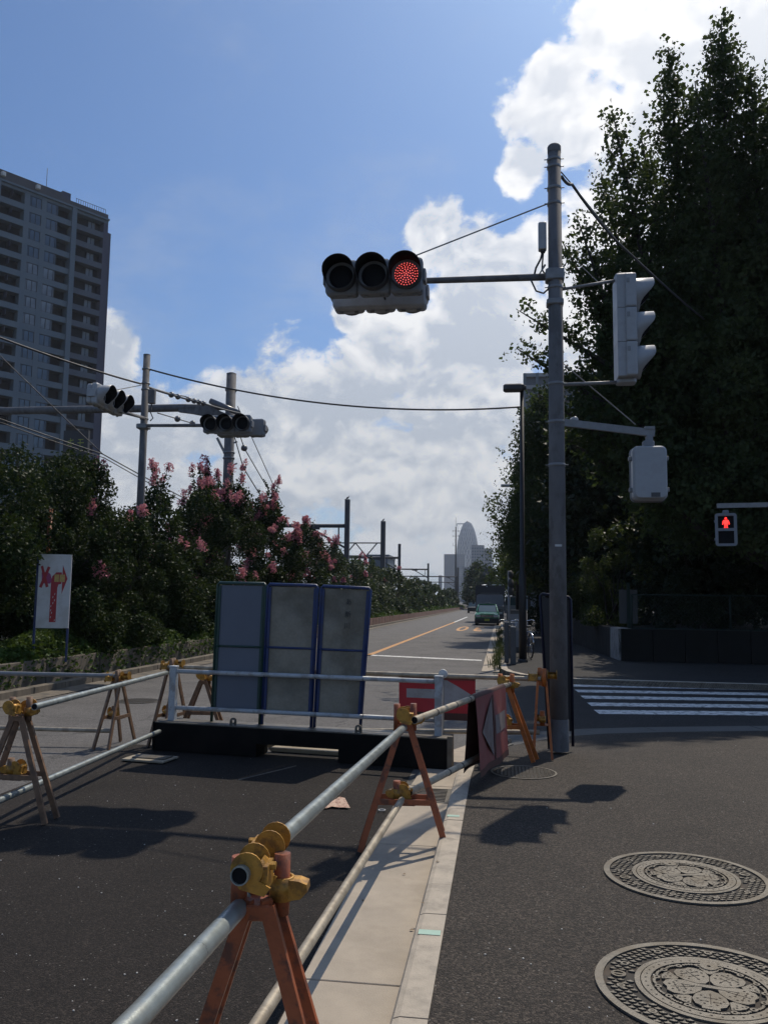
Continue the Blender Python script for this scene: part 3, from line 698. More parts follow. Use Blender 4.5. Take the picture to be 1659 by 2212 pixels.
# ================================================================ BARRICADE STANDS, CLAMPS, RAILS
def clamp_mb(mb, rail_c, rail_d, side=1):
    """yellow swivel clamp: saddle round the rail, rounded wing plates at both ends, ring round the stub"""
    d = Vector(rail_d).normalized(); c = Vector(rail_c); x = d.cross(Vector((0, 0, 1))).normalized() * side; z = Vector((0, 0, 1))
    # saddle: open C
    n = 12; vs = []
    for yy_ in (-0.042, 0.042):
        for rr in (0.0268, 0.0335):
            for k in range(n + 1):
                a = math.radians(-200 + 260 * k / n); vs.append(c + d * yy_ + (x * math.cos(a) + z * math.sin(a)) * rr)
    N = n + 1; fs = []
    for k in range(n):
        fs += [(k, k + 1, 2 * N + k + 1, 2 * N + k), (N + k + 1, N + k, 3 * N + k, 3 * N + k + 1), (k + 1, k, N + k, N + k + 1), (2 * N + k, 2 * N + k + 1, 3 * N + k + 1, 3 * N + k)]
    mb.add(vs, fs, True)
    outline = []
    for k in range(14):
        a = math.radians(-40 + 250 * k / 13); outline.append((-0.013 + 0.043 * math.cos(a), 0.013 + 0.043 * math.sin(a)))
    outline += [(-0.030, -0.036), (0.034, -0.052), (0.050, -0.030)]
    for yy_ in (-0.044, 0.044):
        mb.prism([(p[0], p[1]) for p in outline], 0.0055, c + d * yy_, x, z)
    mb.lathe(c + x * 0.040 + z * 0.012, [(0, -.004), (.011, -.004), (.011, .014), (0, .016)], 6, x, False)
    mb.bar(c + x * 0.034 - z * 0.01 - d * 0.04, c + x * 0.034 - z * 0.01 + d * 0.04, 0.012, 0.06)
def stub_ring(mb, c, wing=1, ax=None):
    c = Vector(c); ax = Vector(ax or (1, 0, 0))
    mb.lathe(c, [(0.0265, -0.03), (0.034, -0.03), (0.034, 0.03), (0.0265, 0.03), (0.0265, -0.03)], 14)
    w = [(0.02, -0.028), (0.055, -0.022), (0.074, -0.002), (0.072, 0.016), (0.05, 0.024), (0.02, 0.026)]
    y = ax.cross(Vector((0, 0, 1))).normalized()
    mb.prism([(p[0] * wing, p[1]) for p in w], 0.05, c, ax, (0, 0, 1))
STANDS = []
def stand(loc, rz, label, H=0.80, m='orange', lower=True, stubs=(-1, 1), clamps=None, stub_h=0.115):
    t = thing('barricade_stand', label, 'barricade stand', loc, rz, 'steel A-frame stands carrying the barrier rails')
    mm_ = M[m]
    for s in (-1, 1):
        for q in (-1, 1):
            b = MB(); b.bar((s * 0.028, q * 0.042, H - 0.02), (s * 0.280, q * 0.088, 0.0), 0.038, 0.022, up=(0, 1, 0))
            b.bar((s * 0.028, q * 0.042, H - 0.018), (s * 0.020, q * 0.03, H - 0.016), 0.03, 0.026)
            b.build('leg', mm_, t)
    b = MB(); b.rbox((0, 0, H - 0.035), (0.07, 0.11, 0.04), 0.01); b.build('head_block', mm_, t)
    zb = 0.31; xb = 0.28 * (H - zb) / H
    for q in (-1, 1):
        MB().bx(-xb, xb, q * 0.075 - 0.005, q * 0.075 + 0.005, zb - 0.018, zb + 0.018).build('brace', mm_, t)
    for s in stubs:
        b = MB(); b.tube((s * 0.054, s * 0.02, H - 0.06), (s * 0.054, s * 0.02, H + stub_h), 0.022, n=14); b.build('stub', mm_, t)
        if s == 1 or len(stubs) == 1: b = MB(); stub_ring(b, (s * 0.054, s * 0.02, H + 0.01), s); b.build('clamp_ring', M['yellow'], t)
    for (cy_, cz_, sd_) in (clamps or ((-0.10, H + 0.048, 1), (0.09, H + 0.03, -1))):
        b = MB(); clamp_mb(b, (0, cy_, cz_), (0, 1, 0), sd_); b.build('rail_clamp', M['yellow'], t)
    if lower:
        MB().tube((-0.05, 0, zb - 0.02), (-0.05, 0, zb + 0.12), 0.0245, n=12).build('lower_stub', mm_, t)
        b = MB(); clamp_mb(b, (0.0, 0.03, zb + 0.045), (0, 1, 0), 1); stub_ring(b, (-0.05, 0, zb + 0.04), -1); b.build('lower_clamp', M['yellow'], t)
        MB().bx(-0.07, 0.07, -0.07, 0.07, zb - 0.024, zb - 0.019).build('lower_plate', mm_, t)
    STANDS.append(t); return t
def pipe(name, pts, label, m='pipe', r=0.0243, group='steel pipe rails of the barricade', collars=()):
    t = thing(name, label, 'pipe rail', pts[0], world=True, group=group)
    b = MB(); b.path(pts, r, 16, caps=False)
    # open, hollow ends
    for (e, f) in ((pts[0], pts[1]), (pts[-1], pts[-2])):
        e, f = Vector(e), Vector(f); d = (f - e).normalized()
        b.lathe(e, [(r, 0), (r * 0.86, 0), (r * 0.86, 0.12), (0, 0.12)], 16, d, False)
    b.build('tube', M[m], t)
    for (e, f) in ((pts[0], pts[1]), (pts[-1], pts[-2])):
        e, f = Vector(e), Vector(f); MB().lathe(e, [(r * .86, 0.006), (r * .5, 0.0062), (0, 0.0065)], 14, (f - e).normalized(), False).build('bore_shade', M['hood_in'], t)  # black disc stands in for the shade inside the hollow pipe
    for s in collars:
        p = Vector(pts[0]).lerp(Vector(pts[-1]), s); d = (Vector(pts[-1]) - Vector(pts[0])).normalized()
        MB().lathe(p, [(r * 1.0, -0.011), (r * 1.09, -0.009), (r * 1.09, 0.009), (r * 1.0, 0.011)], 14, d).build('tape_band', M['black'], t)
    return t
# the near run beside the kerb
S1 = at(588, 1905, 2.27)
stand((-0.645, 2.27, RZ), math.radians(4), 'orange A-frame stand nearest the camera with two yellow clamps', H=S1.z - 0.03 - RZ, stub_h=0.10, clamps=((-0.072, at(525, 1885, 2.17).z - RZ, 1), (0.085, at(595, 1828, 2.36).z - RZ, -1)))
S3 = at(885, 1552, 5.55)
stand((S3.x - 0.03, 5.55, RZ), math.radians(6), 'orange A-frame stand straddling the gutter between two long rails', H=S3.z - RZ - 0.02)
pipe('pipe_rail', [at(545, 1932, 2.36), at(300, 2196, 1.55), Vector((-0.745, 0.35, at(300, 2196, 1.55).z - 0.01))][::-1], 'pale greenish steel rail running out of the bottom edge')
pipe('pipe_rail', [at(517, 1893, 2.13), at(872, 1572, 5.45)], 'long steel upper rail from the nearest stand to the next')
b3, b4 = at(895, 1556, 5.45), at(1100, 1478, 8.28)
pipe('pipe_rail', [b3, b4], 'tan upper rail with black bands carrying the folded banner', 'pipe_tan', collars=(0.16, 0.33, 0.47, 0.8, 0.97))
lp0, lp1 = Vector((-0.79, 0.9, 0.20)), at(868, 1728, 5.5)
pipe('pipe_rail', [lp0, at(560, 2205, 2.62), lp1], 'low tan rail lying over the gutter edge nearest the camera', 'pipe_tan', r=0.0215)
lp2, lp3 = at(884, 1712, 5.6), at(1100, 1600, 8.3)
pipe('pipe_rail', [lp2, lp3], 'low tan banded rail from the gutter stand to the pole', 'pipe_tan', collars=(0.3, 0.42, 0.85, 0.95))
S4 = at(1082, 1478, 8.35)
stand((S4.x + 0.05, 8.30, 0), math.radians(-14), 'bright orange A-frame stand at the end of the folded banner', H=S4.z - 0.01, m='orange_br')
S5 = at(1170, 1468, 8.62)
stand((S5.x, 8.60, 0), math.radians(88), 'bright orange stand seen edge-on against the main pole', H=S5.z, m='orange_br')
# the back run behind the black beam
k0, k1 = at(364, 1440, 9.0), at(1168, 1467, 8.62)
pipe('pipe_rail', [k0, k1], 'long pale upper rail behind the panels up to the main pole', 'pipe_tan')
l0, l1 = at(390, 1574, 9.0), at(1165, 1582, 8.62)
pipe('pipe_rail', [l0, l1], 'long low rail behind the black beam', 'pipe_tan')
stand((k0.x + 0.05, 9.0, RZ), math.radians(80), 'rusty stand behind the left post of the white guardrail', H=k0.z - RZ - 0.02, m='rustleg')
c6 = at(425, 1480, 9.15)
stand((c6.x + 0.05, 9.25, RZ), math.radians(5), 'rusty tan stand just left of the green framed panel', H=c6.z - RZ + 0.06, m='rustleg', lower=False, stubs=(1,))
# the left run
S7 = at(45, 1540, 5.75)
stand((S7.x, 5.75, RZ), math.radians(2), 'rusty orange stand at the left edge of the picture', H=S7.z - RZ, m='rustleg')
u0, u1 = at(75, 1527, 5.65), at(362, 1453, 8.9)
pipe('pipe_rail', [u0, u1], 'shiny upper rail rising from the left stand to the guardrail')
v0, v1 = at(-90, 1768, 5.0), at(345, 1580, 8.5)
pipe('pipe_rail', [v0, v1], 'shiny low rail from the left edge to the black beam')
S8 = at(255, 1468, 8.73)
stand((S8.x, 8.73, RZ), math.radians(86), 'slim rusty stand midway along the left barricade', H=S8.z - RZ - 0.01, m='rustleg')
pipe('pipe_rail', [Vector((-8.2, 8.55, at(0, 1456, 8.6).z)), at(250, 1460, 8.73)], 'dark thin rail coming in from the left edge to the slim stand', 'steel')
pipe('pipe_rail', [Vector((-6.0, 8.5, at(60, 1572, 8.6).z)), at(243, 1579, 8.73)], 'low rail from the left edge to the slim stand', 'pipe_tan')

# ---------------------------------------------------------------- black beam with white guardrail and three panels
BL, BR = gnd(333, 1620, RZ), gnd(966, 1664, RZ)
bd = (BR - BL).normalized(); bn = Vector((-bd.y, bd.x, 0)); BLEN = (BR - BL).length; brz = math.atan2(bd.y, bd.x); BH = 0.285
bt = thing('barrier_beam', 'heavy black steel beam lying across the road under the guardrail', 'beam', (BL.x, BL.y, RZ), brz)
o0, o1 = (at(558, 1640, BL.y - 0.1) - BL).dot(bd), (at(733, 1648, BL.y - 0.25) - BL).dot(bd)
b = MB(); b.bx(0, o0, 0, 0.30, 0.0, BH); b.bx(o1, BLEN, 0, 0.30, 0.0, BH); b.bx(o0, o1, 0, 0.30, 0.13, BH); b.bx(-0.02, 0, -0.01, 0.31, 0, BH + 0.01); b.build('body', M['beam'], bt)
b = MB(); b.bx(BLEN, BLEN + 0.05, -0.012, 0.06, 0.0, BH + 0.03); b.build('end_plate', M['iron'], bt)
b = MB(); b.bx(0, BLEN, 0.0, 0.30, BH, BH + 0.012); b.build('top_flange', M['iron'], bt)
for px_ in (513, 793):
    c = at(px_, 1565, BL.y); u = (c - BL).dot(bd)
    b = MB(); ring = []
    n = 18
    for yy_ in (0.02, 0.035):
        for rr in (0.016, 0.036):
            for k in range(n): ring.append((u + rr * math.cos(2 * PI * k / n), yy_, BH + 0.055 + rr * math.sin(2 * PI * k / n)))
    fs = []
    for k in range(n):
        j = (k + 1) % n; fs += [(k, j, n + j, n + k), (2 * n + j, 2 * n + k, 3 * n + k, 3 * n + j), (n + k, n + j, 3 * n + j, 3 * n + k), (j, k, 2 * n + k, 2 * n + j)]
    b.add(ring, fs); b.bx(u - 0.036, u - 0.014, 0.02, 0.035, BH + 0.012, BH + 0.055); b.bx(u + 0.014, u + 0.036, 0.02, 0.035, BH + 0.012, BH + 0.055)
    b.build('lifting_eye', M['iron'], bt)
# pale board under the forklift opening and plate at the left end
t = thing('timber_board', 'pale board seen through the opening under the black beam', 'board', (BL.x, BL.y, RZ), brz)
MB().bx(o0 + 0.0, o1 + 0.02, 0.36, 0.50, 0, 0.035).build('plank', M['timber'], t); MB().bx(o0 - 0.1, o1 - 0.1, 0.53, 0.64, 0, 0.05).build('plank', M['timber'], t)
pl = at(332, 1640, BL.y - 0.5)
t = thing('base_plate', 'thin pale plate on the asphalt at the left end of the beam', 'plate', (gnd(325, 1641, RZ).x, gnd(325, 1641, RZ).y, RZ), brz)
MB().rbox((0, 0, 0.012), (0.46, 0.30, 0.02), 0.01).build('plate', M['timber'], t); MB().rbox((0.02, 0.01, 0.028), (0.36, 0.18, 0.01), 0.01).build('top_plate', M['iron'], t)
gr = thing('guardrail', 'white painted pipe guardrail standing on the black beam', 'guardrail', (BL.x, BL.y, RZ), brz)
def onbeam(px, py, off=0.15):
    """point over the beam's axis seen at that place"""
    d = pray(px, py); P0 = BL + bn * off; t_ = ((P0 - Vector((0, 0, EYE))).dot(bn)) / d.dot(bn); q = Vector((0, 0, EYE)) + d * t_
    return Vector(((q - BL).dot(bd), off, q.z - RZ))
pa, pb = onbeam(377, 1441), onbeam(948, 1463)
for p in (pa, pb):
    b = MB(); b.rbox((p.x, 0.15, (BH + p.z) / 2), (0.075, 0.075, p.z - BH), 0.012); b.build('post', M['railw'], gr)
    b = MB(); b.rbox((p.x, 0.15, p.z + 0.006), (0.088, 0.088, 0.02), 0.02); b.build('post_cap', M['railw'], gr)
for (ya, yb, yc) in ((1450, 1461, 1472), (1529, 1541, 1556)):
    p, q = onbeam(390, ya), onbeam(942, yc)
    MB().tube((pa.x, 0.15, p.z), (pb.x, 0.15, q.z), 0.0235, n=12).build('rail', M['railw'], gr)
for px_ in (572, 683, 785):
    for yy_ in (1463, 1543):
        p = onbeam(px_, yy_ + (px_ - 660) * 0.03)
        MB().lathe((p.x, 0.15, p.z), [(0.0245, -0.003), (0.0268, 0), (0.0245, 0.003)], 10, (1, 0, 0)).build('wire_tie', M['black'], gr)
# reflector discs behind the post tops
rd = onbeam(956, 1456, 0.20)
t = thing('reflector', 'round pinkish white reflector disc above the right guardrail post', 'reflector', (BL.x, BL.y, RZ), brz)
MB().lathe((rd.x, 0.22, rd.z), [(0, -0.012), (0.040, -0.010), (0.046, 0), (0.040, 0.010), (0, 0.012)], 20, (0, 1, 0)).build('disc', M['signw'], t)
MB().bx(rd.x - 0.008, rd.x + 0.008, 0.225, 0.24, BH, rd.z).build('stem', M['steel'], t)
# three hoarding panels tied behind the guardrail
def panel(px4, frame_m, sheet_m, label, writing=False):
    (tl, tr, br_, bl_) = [onbeam(*p, off=0.205) for p in px4]
    t = thing('hoarding_panel', label, 'panel', (BL.x, BL.y, RZ), brz, 'framed sheet panels tied to the guardrail')
    y = 0.205; fw = 0.038
    def P_(u, v):
        a_ = bl_.lerp(br_, u); b_ = tl.lerp(tr, u); r = a_.lerp(b_, v); return Vector((r.x, y, r.z))
    b = MB()
    b.path([P_(0, 0), P_(0, 0.985), P_(0.03, 1), P_(0.97, 1), P_(1, 0.985), P_(1, 0)], 0.017, 8)
    b.build('frame', M[frame_m], t)
    MB().path([P_(0, 0.555), P_(1, 0.555)], 0.012, 8).build('crossbar', M[frame_m], t)
    MB().path([P_(0, 0.105), P_(1, 0.105)], 0.012, 8).build('crossbar', M[frame_m], t)
    for uu in (0.045, 0.955):
        MB().bar(P_(uu, 0.10), P_(uu, 0.98), 0.014, 0.03, up=(1, 0, 0)).build('edge_strip', M[frame_m], t)
    b = MB(); c4 = [P_(0.05, 0.11), P_(0.95, 0.11), P_(0.95, 0.985), P_(0.05, 0.985)]
    nx, nz = 14, 36; vs = []
    for i in range(nz + 1):
        for j in range(nx + 1):
            q = P_(0.05 + 0.9 * j / nx, 0.11 + 0.875 * i / nz)
            w = 0.0 if sheet_m != 'tin' else 0.005 * math.sin(i * 0.55 + j * 0.4) * math.sin(j * 0.7 + label.__len__())
            vs.append((q.x, y + 0.004 + w, q.z))
    b.add(vs, [(i * (nx + 1) + j, i * (nx + 1) + j + 1, (i + 1) * (nx + 1) + j + 1, (i + 1) * (nx + 1) + j) for i in range(nz) for j in range(nx)], True)
    b.build('sheet', M[sheet_m], t)
    if writing:
        for (ch, v) in (('\u3042', 0.88), ('\u65b0', 0.79), ('\u5ddd', 0.71)):
            cu = bpy.data.curves.new('ink', 'FONT'); cu.body = ch; cu.size = 0.070; cu.align_x = 'CENTER'; cu.resolution_u = 2
            tmp = bpy.data.objects.new('tmp', cu); COL.objects.link(tmp); me = textmesh(tmp); bpy.data.objects.remove(tmp)
            q = P_(0.58, v)
            for vv in me.vertices: vv.co = Vector((q.x + vv.co.x, y - 0.0065, q.z + vv.co.y))
            me.materials.append(M['ink']); oo = bpy.data.objects.new('ink_writing', me); COL.objects.link(oo); oo.parent = t
    return t
panel([(472, 1259), (575, 1261), (561, 1572), (457, 1567)], 'green', 'panelg', 'left panel of plain blue grey sheet in a dark green frame')
panel([(580, 1262), (687, 1265), (672, 1575), (566, 1570)], 'blue', 'tin', 'middle panel of dented brownish sheet in a blue frame')
panel([(695, 1266), (801, 1271), (778, 1578), (679, 1575)], 'blue', 'tin', 'right panel of dented sheet in a blue frame with faint handwriting', True)

# ---------------------------------------------------------------- banners
def banner_flat(px4, Yl, Yr, label):
    t = thing('banner', label, 'banner', (at(940, 1500, 8.75).x, 8.75, 0), world=True)
    tl, tr, br_, bl_ = at(*px4[0], Yl), at(*px4[1], Yr), at(*px4[2], Yr), at(*px4[3], Yl)
    def P_(u, v, off=0):
        a_ = tl.lerp(tr, u); b_ = bl_.lerp(br_, u); r = a_.lerp(b_, v); r.y += 0.012 * math.sin(u * 9) * v - 0.004 - off; return r
    def patch(name, us, vs_, m, off):
        b = MB(); nu, nv = len(us), len(vs_)
        b.add([P_(u, v, off) for v in vs_ for u in us], [(i * nu + j, (i + 1) * nu + j, (i + 1) * nu + j + 1, i * nu + j + 1) for i in range(nv - 1) for j in range(nu - 1)], True)
        return b.build(name, m, t)
    L = [i / 20 for i in range(21)]
    patch('cloth', L, [0, .25, .5, .75, .93, 1.0], M['redv'], 0)
    patch('hem', L, [.94, 1.06, 1.12], M['brownv'], 0.003)
    patch('arrow_shaft', [0.10 + 0.46 * i / 10 for i in range(11)], [.34, .45, .58], M['whitev'], 0.003)
    b = MB(); b.add([P_(0.585, 0.05, .004), P_(0.585, .86, .004), P_(0.95, 0.46, .004), P_(0.77, .25, .004)], [(0, 1, 2, 3)]); b.build('arrow_head', M['whitev'], t)
    patch('top_sleeve', L, [0, 0.04, 0.10], M['redfade'], 0.005)
    return t
banner_flat([(862, 1459), (1027, 1462), (1026, 1548), (862, 1540)], 8.78, 8.72, 'red banner with a white right-pointing arrow hung on the back rail')
t = thing('banner', 'faded red and white banner folded over the tan upper rail', 'banner', (S4.x - .2, 7.6, 0), world=True)
A0, A1 = at(1020, 1506, 7.05), at(1083, 1482, 8.0)
A0 = b3.lerp(b4, 0.505); A1 = b3.lerp(b4, 0.893)
rd_ = (A1 - A0).normalized(); rn = Vector((rd_.y, -rd_.x, 0)).normalized()
def drape(side, uu, z, sw=1.0):
    return A0.lerp(A1, uu) + rn * side * (0.031 + 0.05 * sw * max(0, -z) + 0.012 * math.sin(uu * 11 + side) * min(1, -z * 3)) + Vector((0, 0, z))
def bpatch(name, side, us, zs_, m, off=0.0, sw=1.0):
    b = MB(); nu = len(us)
    b.add([drape(side, u, z_, sw) + rn * side * off for z_ in zs_ for u in us], [(i * nu + j, (i + 1) * nu + j, (i + 1) * nu + j + 1, i * nu + j + 1) for i in range(len(zs_) - 1) for j in range(nu - 1)], True)
    return b.build(name, m, t)
US = [i / 14 for i in range(15)]
bpatch('front_cloth', 1, US, [0.0, -.04, -.1, -.2, -.35, -.48, -.58], M['redfade'])
bpatch('back_cloth', -1, US, [0.0, -.04, -.1, -.2, -.35, -.48, -.60], M['brownv'], 0, 1.6)
b = MB(); n = 9; vs = []
for u in US:
    for k in range(n):
        a = PI * k / (n - 1); vs.append(A0.lerp(A1, u) + rn * math.cos(a) * 0.031 + Vector((0, 0, math.sin(a) * 0.031)))
b.add(vs, [(i * n + k, (i + 1) * n + k, (i + 1) * n + k + 1, i * n + k + 1) for i in range(len(US) - 1) for k in range(n - 1)], True); b.build('fold', M['brownv'], t)
bpatch('seam', 1, [.49, .505, .52], [-.02, -.2, -.4, -.57], M['brownv'], 0.006)
bpatch('arrow_shaft', 1, [0.54 + .40 * i / 6 for i in range(7)], [-.20, -.28, -.36], M['greyfade'], 0.005)
b = MB(); b.add([drape(1, 0.10, -.28) + rn * .006, drape(1, .47, -.03) + rn * .006, drape(1, .47, -.53) + rn * .006], [(0, 1, 2)]); b.build('arrow_head', M['greyfade'], t)
bpatch('hem', 1, US, [-.565, -.585, -.62], M['brownv'], 0.004)

# panel leaning behind the main pole
t = thing('hoarding_panel', 'narrow dark panel with a blue frame standing behind the main pole', 'panel', (0.6, 9.05, 0), world=True)
q = [at(1166, 1283, 9.05), at(1232, 1290, 9.0), at(1237, 1612, 9.0), at(1186, 1618, 9.05)]
MB().path([q[3], q[0].lerp(q[3], 0.015), q[0] + Vector((.02, 0, 0)), q[1] - Vector((.02, 0, 0)), q[1].lerp(q[2], .015), q[2]], 0.015, 8).build('frame', M['blued'], t)
a_, b_ = q[0].lerp(q[3], .02), q[1].lerp(q[2], .02); c_, d_ = q[0].lerp(q[3], .9), q[1].lerp(q[2], .9)
b = MB(); b.add([a_, b_, d_, c_, a_ + Vector((0, .006, 0)), b_ + Vector((0, .006, 0)), d_ + Vector((0, .006, 0)), c_ + Vector((0, .006, 0))], [(0, 1, 2, 3), (7, 6, 5, 4), (0, 4, 5, 1), (1, 5, 6, 2), (2, 6, 7, 3), (3, 7, 4, 0)])
b.build('sheet', M['truckd'], t)
# ================================================================ SIGNALS AND POLES
def visor_mb(mb, c, r, L, d=Vector((0, -1, 0))):
    """hood open below: long on top, short under the lamp; with real thickness"""
    n = 28; c = Vector(c); x = Vector((1, 0, 0)) if abs(d.y) > 0.5 else Vector((0, 1, 0)); z = Vector((0, 0, 1))
    vs = []
    for rr in (r, r - 0.006):
        for k in range(n):
            a = 2 * PI * k / n; top = (1 + math.cos(a)) / 2
            tt = min(1, max(0, (top - 0.10) / 0.62)); lo = 0.05 if L < .2 else .11; l = lo + (L - lo) * tt * tt * (3 - 2 * tt)
            fl = 1 + 0.04 * l / L
            o = (x * math.sin(a) + z * math.cos(a))
            vs.append(c + o * rr); vs.append(c + o * rr * fl * (1 - 0.02) + d * l)
    fs = []
    for k in range(n):
        j = (k + 1) % n
        fs += [(2 * k, 2 * j, 2 * j + 1, 2 * k + 1), (2 * n + 2 * j, 2 * n + 2 * k, 2 * n + 2 * k + 1, 2 * n + 2 * j + 1), (2 * k + 1, 2 * j + 1, 2 * n + 2 * j + 1, 2 * n + 2 * k + 1)]
    mb.add(vs, fs, True)
def signal(label, loc, rz=0.0, vertical=False, lit=None, m='sigh', group=None, backdetail=False):
    t = thing('traffic_light', label, 'traffic light', loc, rz, group)
    S = 0.368
    for i in range(3):
        u = (i - 1) * S; p = (0, 0, u) if vertical else (u, 0, 0)
        b = MB(); b.rbox((p[0], 0.02, p[2]), (0.39, 0.11, S - 0.004) if vertical else (S - 0.006, 0.11, 0.40), 0.02 if vertical else 0.05, axis=1)
        if vertical: b.rbox((0, 0.115, u), (0.33, 0.09, S - 0.001), 0.008, axis=1)
        elif not backdetail: b.rbox((p[0], 0.115, p[2]), (S - 0.02, 0.10, 0.37), 0.045, axis=1)
        elif i == 1: b.rbox((0, 0.125, 0), (3 * S - .01, 0.12, 0.385), 0.045, axis=1)
        b.build('housing', M[m], t)
        for s in (-1, 1):
            b = MB()
            if vertical: b.box((s * 0.19, 0.05, u + 0.1), (0.02, 0.03, 0.05))
            else: b.box((u + s * 0.09, 0.05, -0.205), (0.05, 0.03, 0.02))
            b.build('latch', M['steel'], t)
        b = MB(); visor_mb(b, (p[0], -0.035, p[2]), 0.176, 0.23 if not vertical else 0.19); vz = b.build('visor', M['sigw'] if m == 'sigw' else M['visor'], t)
        vz.data.materials.append(M['hood_in'])
        n = len(vz.data.polygons)
        for q, pg in enumerate(vz.data.polygons):
            if q % 3 == 1: pg.material_index = 1
        on = lit == i
        b = MB(); b.lathe((p[0], -0.038, p[2]), [(0.172, -0.012), (0.138, -0.006), (0.132, 0.004), (0.10, 0.014), (0.05, 0.02), (0, 0.022)], 24, (0, -1, 0)); b.build('lens', M['lensred'] if on else M['lens'], t)
        b = MB()
        for k in range(0, 6 if on else 8):
            for q in range(max(1, (5 if on else 6) * k)):
                a = 2 * PI * q / max(1, (5 if on else 6) * k) + k * .3; rr = k * 0.0172 if not on else k * 0.0250
                b.lathe((p[0] + rr * math.cos(a), -0.064 + 0.02 * (rr / .13) ** 2, p[2] + rr * math.sin(a)), [(0.0075 if on else 0.005, -0.004), (0.0058 if on else .004, 0.003), (0, 0.0055)], 6, (0, -1, 0))
        if on: b.build('led_cluster', M['led'], t)['kind'] = 'stuff'
        elif loc[1] < 12 and not vertical: b.build('led_cluster', M['lens'], t)['kind'] = 'stuff'
    for s in (-1, 1):
        b = MB()
        if vertical: b.rbox((0, 0.06, s * (3 * S / 2 + 0.02)), (0.16, 0.20, 0.05), 0.03)
        else: b.rbox((s * (3 * S / 2 + 0.012), 0.06, 0), (0.03, 0.16, 0.14), 0.012)
        b.build('end_cap', M[m], t)
    if backdetail:
        MB().path([(0, .17, 0.08), (-.01, .22, .03), (-.06, .23, -.05), (-.08, .20, -.12)], 0.010, 8).build('signal_cable', M['cable'], t)
        MB().lathe((-.03, 0.166, -0.06), [(0.024, 0), (0.024, 0.02), (0, 0.024)], 12, (0, 1, 0)).build('grommet', M['black'], t)
        MB().box((-0.16, 0.168, -0.07), (0.095, 0.004, 0.045)).build('rating_plate', M['cab'], t)
    return t
Z1 = at(812, 592, 8.83)
signal('horizontal traffic light with its red lamp lit, hanging left of the main pole', at(808, 598, 8.83) + Vector((0, 0, 0.0)), 0, False, 2, 'sigh')
signal('back of the traffic light mounted behind the lit red one', at(823, 640, 9.42), PI, False, None, 'sigb', backdetail=True)
vl = at(1362, 711, 8.83)
signal('pale vertical traffic light seen from its side, right of the main pole', vl, PI / 2, True, None, 'sigw')
gS = None
sl_ = at(491, 916, 17.5)
signal('unlit horizontal traffic light facing the camera before the thick mast', sl_, 0, False, None, 'sigh')
signal('back of the traffic light behind the unlit one at the thick mast', sl_ + Vector((0.18, 0.55, 0)), PI, False, None, 'sigh', backdetail=True)
sr_ = at(236, 864, 14.3)
signal('pale horizontal traffic light turned right, seen edge-on before the apartment tower', sr_, PI / 2, False, None, 'sigw')

# main pole -------------------------------------------------------------
PX, PY_ = 0.585, 8.85
mp = thing('signal_pole', 'tall grey concrete signal pole standing at the pavement corner', 'pole', (PX, PY_, 0), world=True)
b = MB(); b.path([(PX, PY_, 0), (PX + .004, PY_, 3), (PX + .008, PY_, 6.50)], [0.094, 0.084, 0.070], 24); b.build('shaft', M['polec'], mp)
MB().lathe((PX, PY_, 0), [(0.100, 0), (0.100, 0.30), (0.096, 0.32)], 24).build('base_sleeve', M['polec'], mp)
b = MB(); b.lathe((PX + .008, PY_, 6.48), [(0.074, -0.04), (0.075, 0.03), (0.06, 0.05), (0, 0.055)], 20); b.build('cap', M['polec'], mp)
def zat(py): return at(1200, py, PY_).z
for py in (346, 362, 408, 441, 590, 622, 830, 912, 1005):
    z = zat(py); r = 0.071 + (6.5 - z) * 0.0037
    b = MB(); b.lathe((PX + .004, PY_, z), [(r, -0.018), (r + 0.005, -0.016), (r + 0.005, 0.016), (r, 0.018)], 20)
    b.tube((PX + .004 - r - 0.035, PY_ - .02, z), (PX + .004 + r + 0.035, PY_ - .02, z), 0.006, n=6)
    b.build('band', M['steel'], mp)
za = at(1185, 599, PY_).z
e0, e1 = Vector((PX, PY_ + 0.02, at(1190, 598, PY_ + .02).z)), at(905, 607, PY_ + 0.25)
b = MB(); b.path([e0, e1, at(835, 610, 9.1)], [0.040, 0.034, 0.032], 12); b.build('arm', M['polec'], mp)
b = MB(); b.rbox((PX, PY_, e0.z), (0.20, 0.18, 0.13), 0.03); b.build('arm_clamp', M['steel'], mp)
b = MB(); b.rbox((PX, PY_, zat(655)), (0.18, 0.18, 0.07), 0.03); b.build('arm_clamp', M['steel'], mp)
def armr(pa, pb, r, name='bracket_arm'):
    b = MB(); b.tube((PX, PY_, pa.z), pb, r, n=8); return b.build(name, M['steel'], mp)
armr(at(1215, 627, PY_), vl + Vector((-0.08, 0, 3 * .368 / 2 + .0)), 0.017)
armr(at(1215, 831, PY_), vl + Vector((-0.05, 0, -3 * .368 / 2 - .02)), 0.019)
pe = at(1413, 936, PY_)
b = MB(); b.bar((PX, PY_, at(1205, 911, PY_).z), pe, 0.05, 0.075); b.build('bracket_arm', M['steel'], mp)
b = MB(); b.box(pe + Vector((-.05, 0, .055)), (0.10, 0.07, 0.03)); b.build('arm_end_clamp', M['steel'], mp)
b = MB(); b.box((at(1206, 1178, PY_ - .1).x, PY_ - 0.087, at(1206, 1178, PY_ - .1).z), (0.07, 0.004, 0.022)); b.build('number_tag', M['signw'], mp)
MB().path([(PX - .1, PY_ - .02, zat(572)), (PX - .16, PY_, zat(590)), (PX - .05, PY_, zat(597))], 0.012, 6).build('arm_hook', M['steel'], mp)
